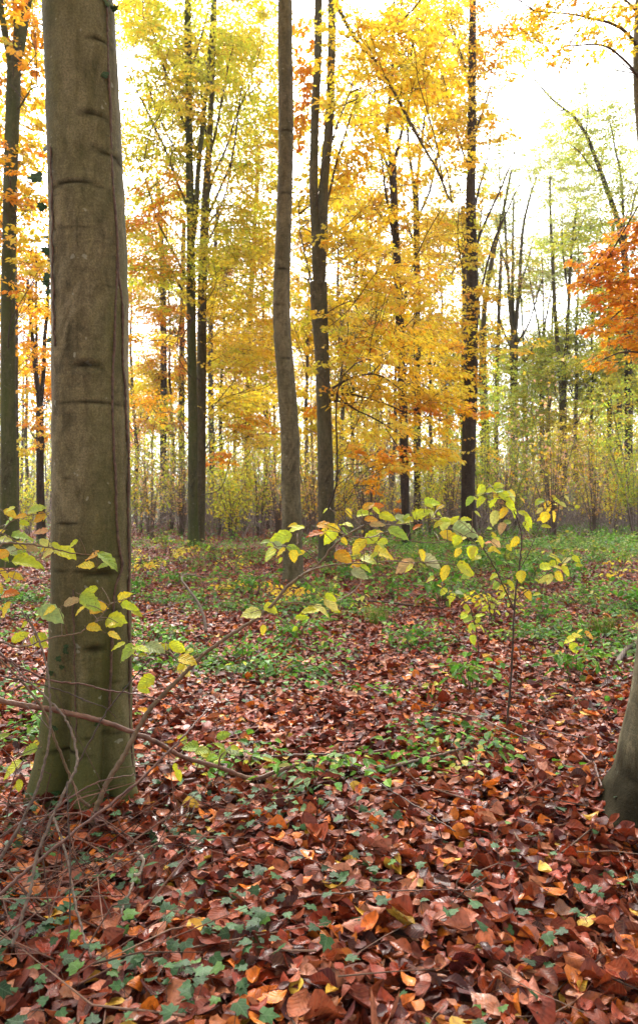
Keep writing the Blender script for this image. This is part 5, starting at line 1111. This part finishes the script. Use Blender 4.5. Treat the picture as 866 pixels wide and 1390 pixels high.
cane('dead_twig', 'pinkish looped stem near the foot of the right edge beech', [(784, 1018), (797, 1038), (806, 1070), (810, 1100), (816, 1118)], [3.4, 2.85], 3, 2.6, M['red'])
cane('dead_branch', 'grey mottled piece of branch at right edge amid bright red leaves', [(836, 914), (841, 902), (850, 889), (866, 873), (880, 862)], [5.5, 6.6], 7.5, 6, M['greytwig'], 'branch')
cane('dead_branch', 'pale bleached branch leaning in the left of the clearing', [(280, 858), (277, 838), (269, 818), (257, 801), (247, 787), (253, 780), (280, 784)], [6.9, 7.6], 4.6, 1.6, M['greytwig'], 'branch', [(.5, .8, .35, .25)])
cane('dead_twig', 'crooked white twig hanging below the hazel branch', [(478, 768), (488, 775), (491, 784), (485, 798), (468, 810), (450, 818)], [2.85, 2.85], 2, 1.2, M['paleb'])
cane('dead_twig', 'dark stick lying beyond the hazel tips in the middle of the clearing', [(480, 815), (520, 817), (560, 822), (602, 830)], [9.0, 8.6], 2.6, 2, M['twig'])
cane('dead_twig', 'thin stick lying left of the pale bleached branch', [(180, 840), (220, 826), (262, 812)], [7.6, 8.8], 2, 1.4, M['greytwig'])
cane('dead_twig', 'brown twig crossing the litter under the sapling', [(600, 985), (650, 1010), (690, 1030), (740, 1050)], [4.2, 3.5], 2.2, 1.4, M['stem'])
cane('dead_twig', 'dead bramble stem lying between the sapling and the right edge beech', [(690, 985), (720, 1010), (760, 1018), (800, 1045)], [4.1, 3.6], 2.2, 1.4, M['red'], side=[(.4, .5, .5, .15)])

# grass tufts
def tuft(label, px, py, n, h):
    Y = depth_of(py); b = P(px, py, Y); b[2] = float(ground_z(b[0], b[1]))
    g = Geo(); az = rng.uniform(0, 2 * PI, n); ln = h * rng.uniform(.5, 1.1, n)
    A = b + np.stack([rng.normal(0, .05, n), rng.normal(0, .05, n), np.zeros(n)], -1)
    d = np.stack([np.cos(az), np.sin(az), np.zeros(n)], -1)
    B = A + d * (.22 * ln)[:, None] + np.array([0, 0, 1]) * (ln * .75)[:, None]; E = A + d * (.75 * ln)[:, None] + np.array([0, 0, 1]) * (ln * .8)[:, None]
    sticks(g, A, B, E, .0035, .001, 0, pick(dict(g2=3, g3=3, tan=1), n))
    tag(g.build('grass_tuft', [M['brush']], None, b), label, 'grass')
tuft('spiky green grass tuft in the middle of the clearing', 512, 850, 130, .22)
tuft('olive grass tuft at right above the grey mottled branch', 818, 868, 150, .22)

# ------------------------------------------------------------------ singled-out fallen leaves
def one_leaf(label, px, py, size, col, yaw, pitch, roll, asp=.66, lift=.10):
    Y = H * F / (py - CY) ; p = P(px, py, Y * .97); p[2] = float(ground_z(p[0], p[1])) + lift
    L = size / F * np.hypot(Y, H)
    g = Geo(); grid_leaves(g, np.zeros((1, 3)), np.array([yaw]), np.array([pitch]), np.array([roll]), np.array([L]), np.array([L * asp]), np.array([col]), 12, 9, np.array([.12]), np.array([.15]), np.array([.1]))
    tag(g.build('fallen_leaf', [M['litter']], None, p), label, 'leaf')
one_leaf('bright orange leaf standing upright in the litter, bottom middle', 570, 1245, 44, (.62, .22, .025), 1.5, -.95, .2, .60)
one_leaf('large pale tan leaf with ribbed veins, right of the bottom middle', 735, 1187, 40, (.52, .31, .21), .3, -.1, -.35, .8)
one_leaf('flat orange-tan leaf near the dark base of the right edge beech', 788, 1167, 40, (.50, .25, .13), .1, 0, -.2, .7)
one_leaf('tan ribbed leaf pointing up at lower left', 196, 1268, 50, (.40, .21, .12), 1.4, -.7, .1, .6)
one_leaf('golden yellow leaf at the bottom, left of the middle', 233, 1277, 34, (.66, .36, .04), 1.2, -.4, .3, .75)
one_leaf('broad brick-red leaf under the cane tangle at left', 107, 1147, 46, (.36, .085, .035), .1, .1, -.4, .62)
one_leaf('small yellow leaf in the litter below the thick trunk', 236, 1132, 26, (.68, .42, .05), .4, -.3, -.2, .7)
one_leaf('orange rounded leaf in the middle of the litter', 500, 1195, 34, (.55, .24, .08), .6, -.2, -.3, .7)
one_leaf('upright orange-brown folded leaf, lower middle right of the ivy', 383, 1208, 36, (.50, .22, .09), 1.3, -.7, .5, .7)

HAZE = 0.0004
if HAZE:
    g = Geo(); x0, x1, y0, y1, z0, z1 = -90, 90, -6, 128, -1.3, 34
    g.add([(x0,y0,z0),(x1,y0,z0),(x1,y1,z0),(x0,y1,z0),(x0,y0,z1),(x1,y0,z1),(x1,y1,z1),(x0,y1,z1)], [(3,2,1,0),(4,5,6,7),(0,1,5,4),(1,2,6,5),(2,3,7,6),(3,0,4,7)], smooth=False)
    m, nt_, out_ = mat('thin autumn haze')
    pv = nd(nt_, 'ShaderNodeVolumePrincipled', {'Color': (.93, .95, .97, 1), 'Density': HAZE, 'Anisotropy': .3})
    nt_.links.new(pv.outputs[0], out_.inputs['Volume'])
    tag(g.build('haze', [m]), kind='stuff')
# ------------------------------------------------------------------ light, sky, camera
SUN_EL, SUN_AZ = math.radians(46), math.radians(-6)
w = bpy.data.worlds.new('World'); sc.world = w; w.use_nodes = True
nt = w.node_tree; nt.nodes.clear()
sky = nt.nodes.new('ShaderNodeTexSky'); sky.sky_type = 'NISHITA'; sky.sun_disc = False
sky.sun_elevation = SUN_EL; sky.sun_rotation = SUN_AZ; sky.air_density = 1.0; sky.dust_density = 6.0; sky.ozone_density = 1.0
hs = nt.nodes.new('ShaderNodeHueSaturation'); hs.inputs['Saturation'].default_value = .18
bg = nt.nodes.new('ShaderNodeBackground'); bg.inputs['Strength'].default_value = .15
wo = nt.nodes.new('ShaderNodeOutputWorld')
nt.links.new(sky.outputs[0], hs.inputs['Color']); nt.links.new(hs.outputs[0], bg.inputs[0]); nt.links.new(bg.outputs[0], wo.inputs[0])
sd = bpy.data.lights.new('sun', 'SUN'); sd.energy = 1.5; sd.angle = math.radians(20); sd.color = (1, .95, .86)
so = bpy.data.objects.new('sun', sd); COL.objects.link(so)
v = Vector((math.sin(SUN_AZ) * math.cos(SUN_EL), math.cos(SUN_AZ) * math.cos(SUN_EL), math.sin(SUN_EL)))
so.rotation_euler = v.to_track_quat('Z', 'Y').to_euler(); so.location = v * 80

cam = bpy.data.cameras.new('camera'); co = bpy.data.objects.new('camera', cam); COL.objects.link(co); sc.camera = co
co.location = (0, 0, H); co.rotation_euler = (PI / 2, 0, 0)
cam.sensor_fit = 'VERTICAL'; cam.sensor_height = 36; cam.sensor_width = 24; cam.lens = F / 1390 * 36
cam.clip_start = .05; cam.clip_end = 8000
cam.dof.use_dof = True; cam.dof.focus_distance = 3.2; cam.dof.aperture_fstop = 5.6
sc.view_settings.view_transform = 'Standard'; sc.view_settings.look = 'None'; sc.view_settings.gamma = 1
sc.view_settings.exposure = 2.0
cy = sc.cycles
cy.max_bounces = 8; cy.diffuse_bounces = 4; cy.transmission_bounces = 5; cy.glossy_bounces = 2; cy.transparent_max_bounces = 4
cy.caustics_reflective = False; cy.caustics_refractive = False; cy.use_denoising = True
cy.sample_clamp_indirect = 6
for o in bpy.data.objects:
    if '_loc' in o: del o['_loc']
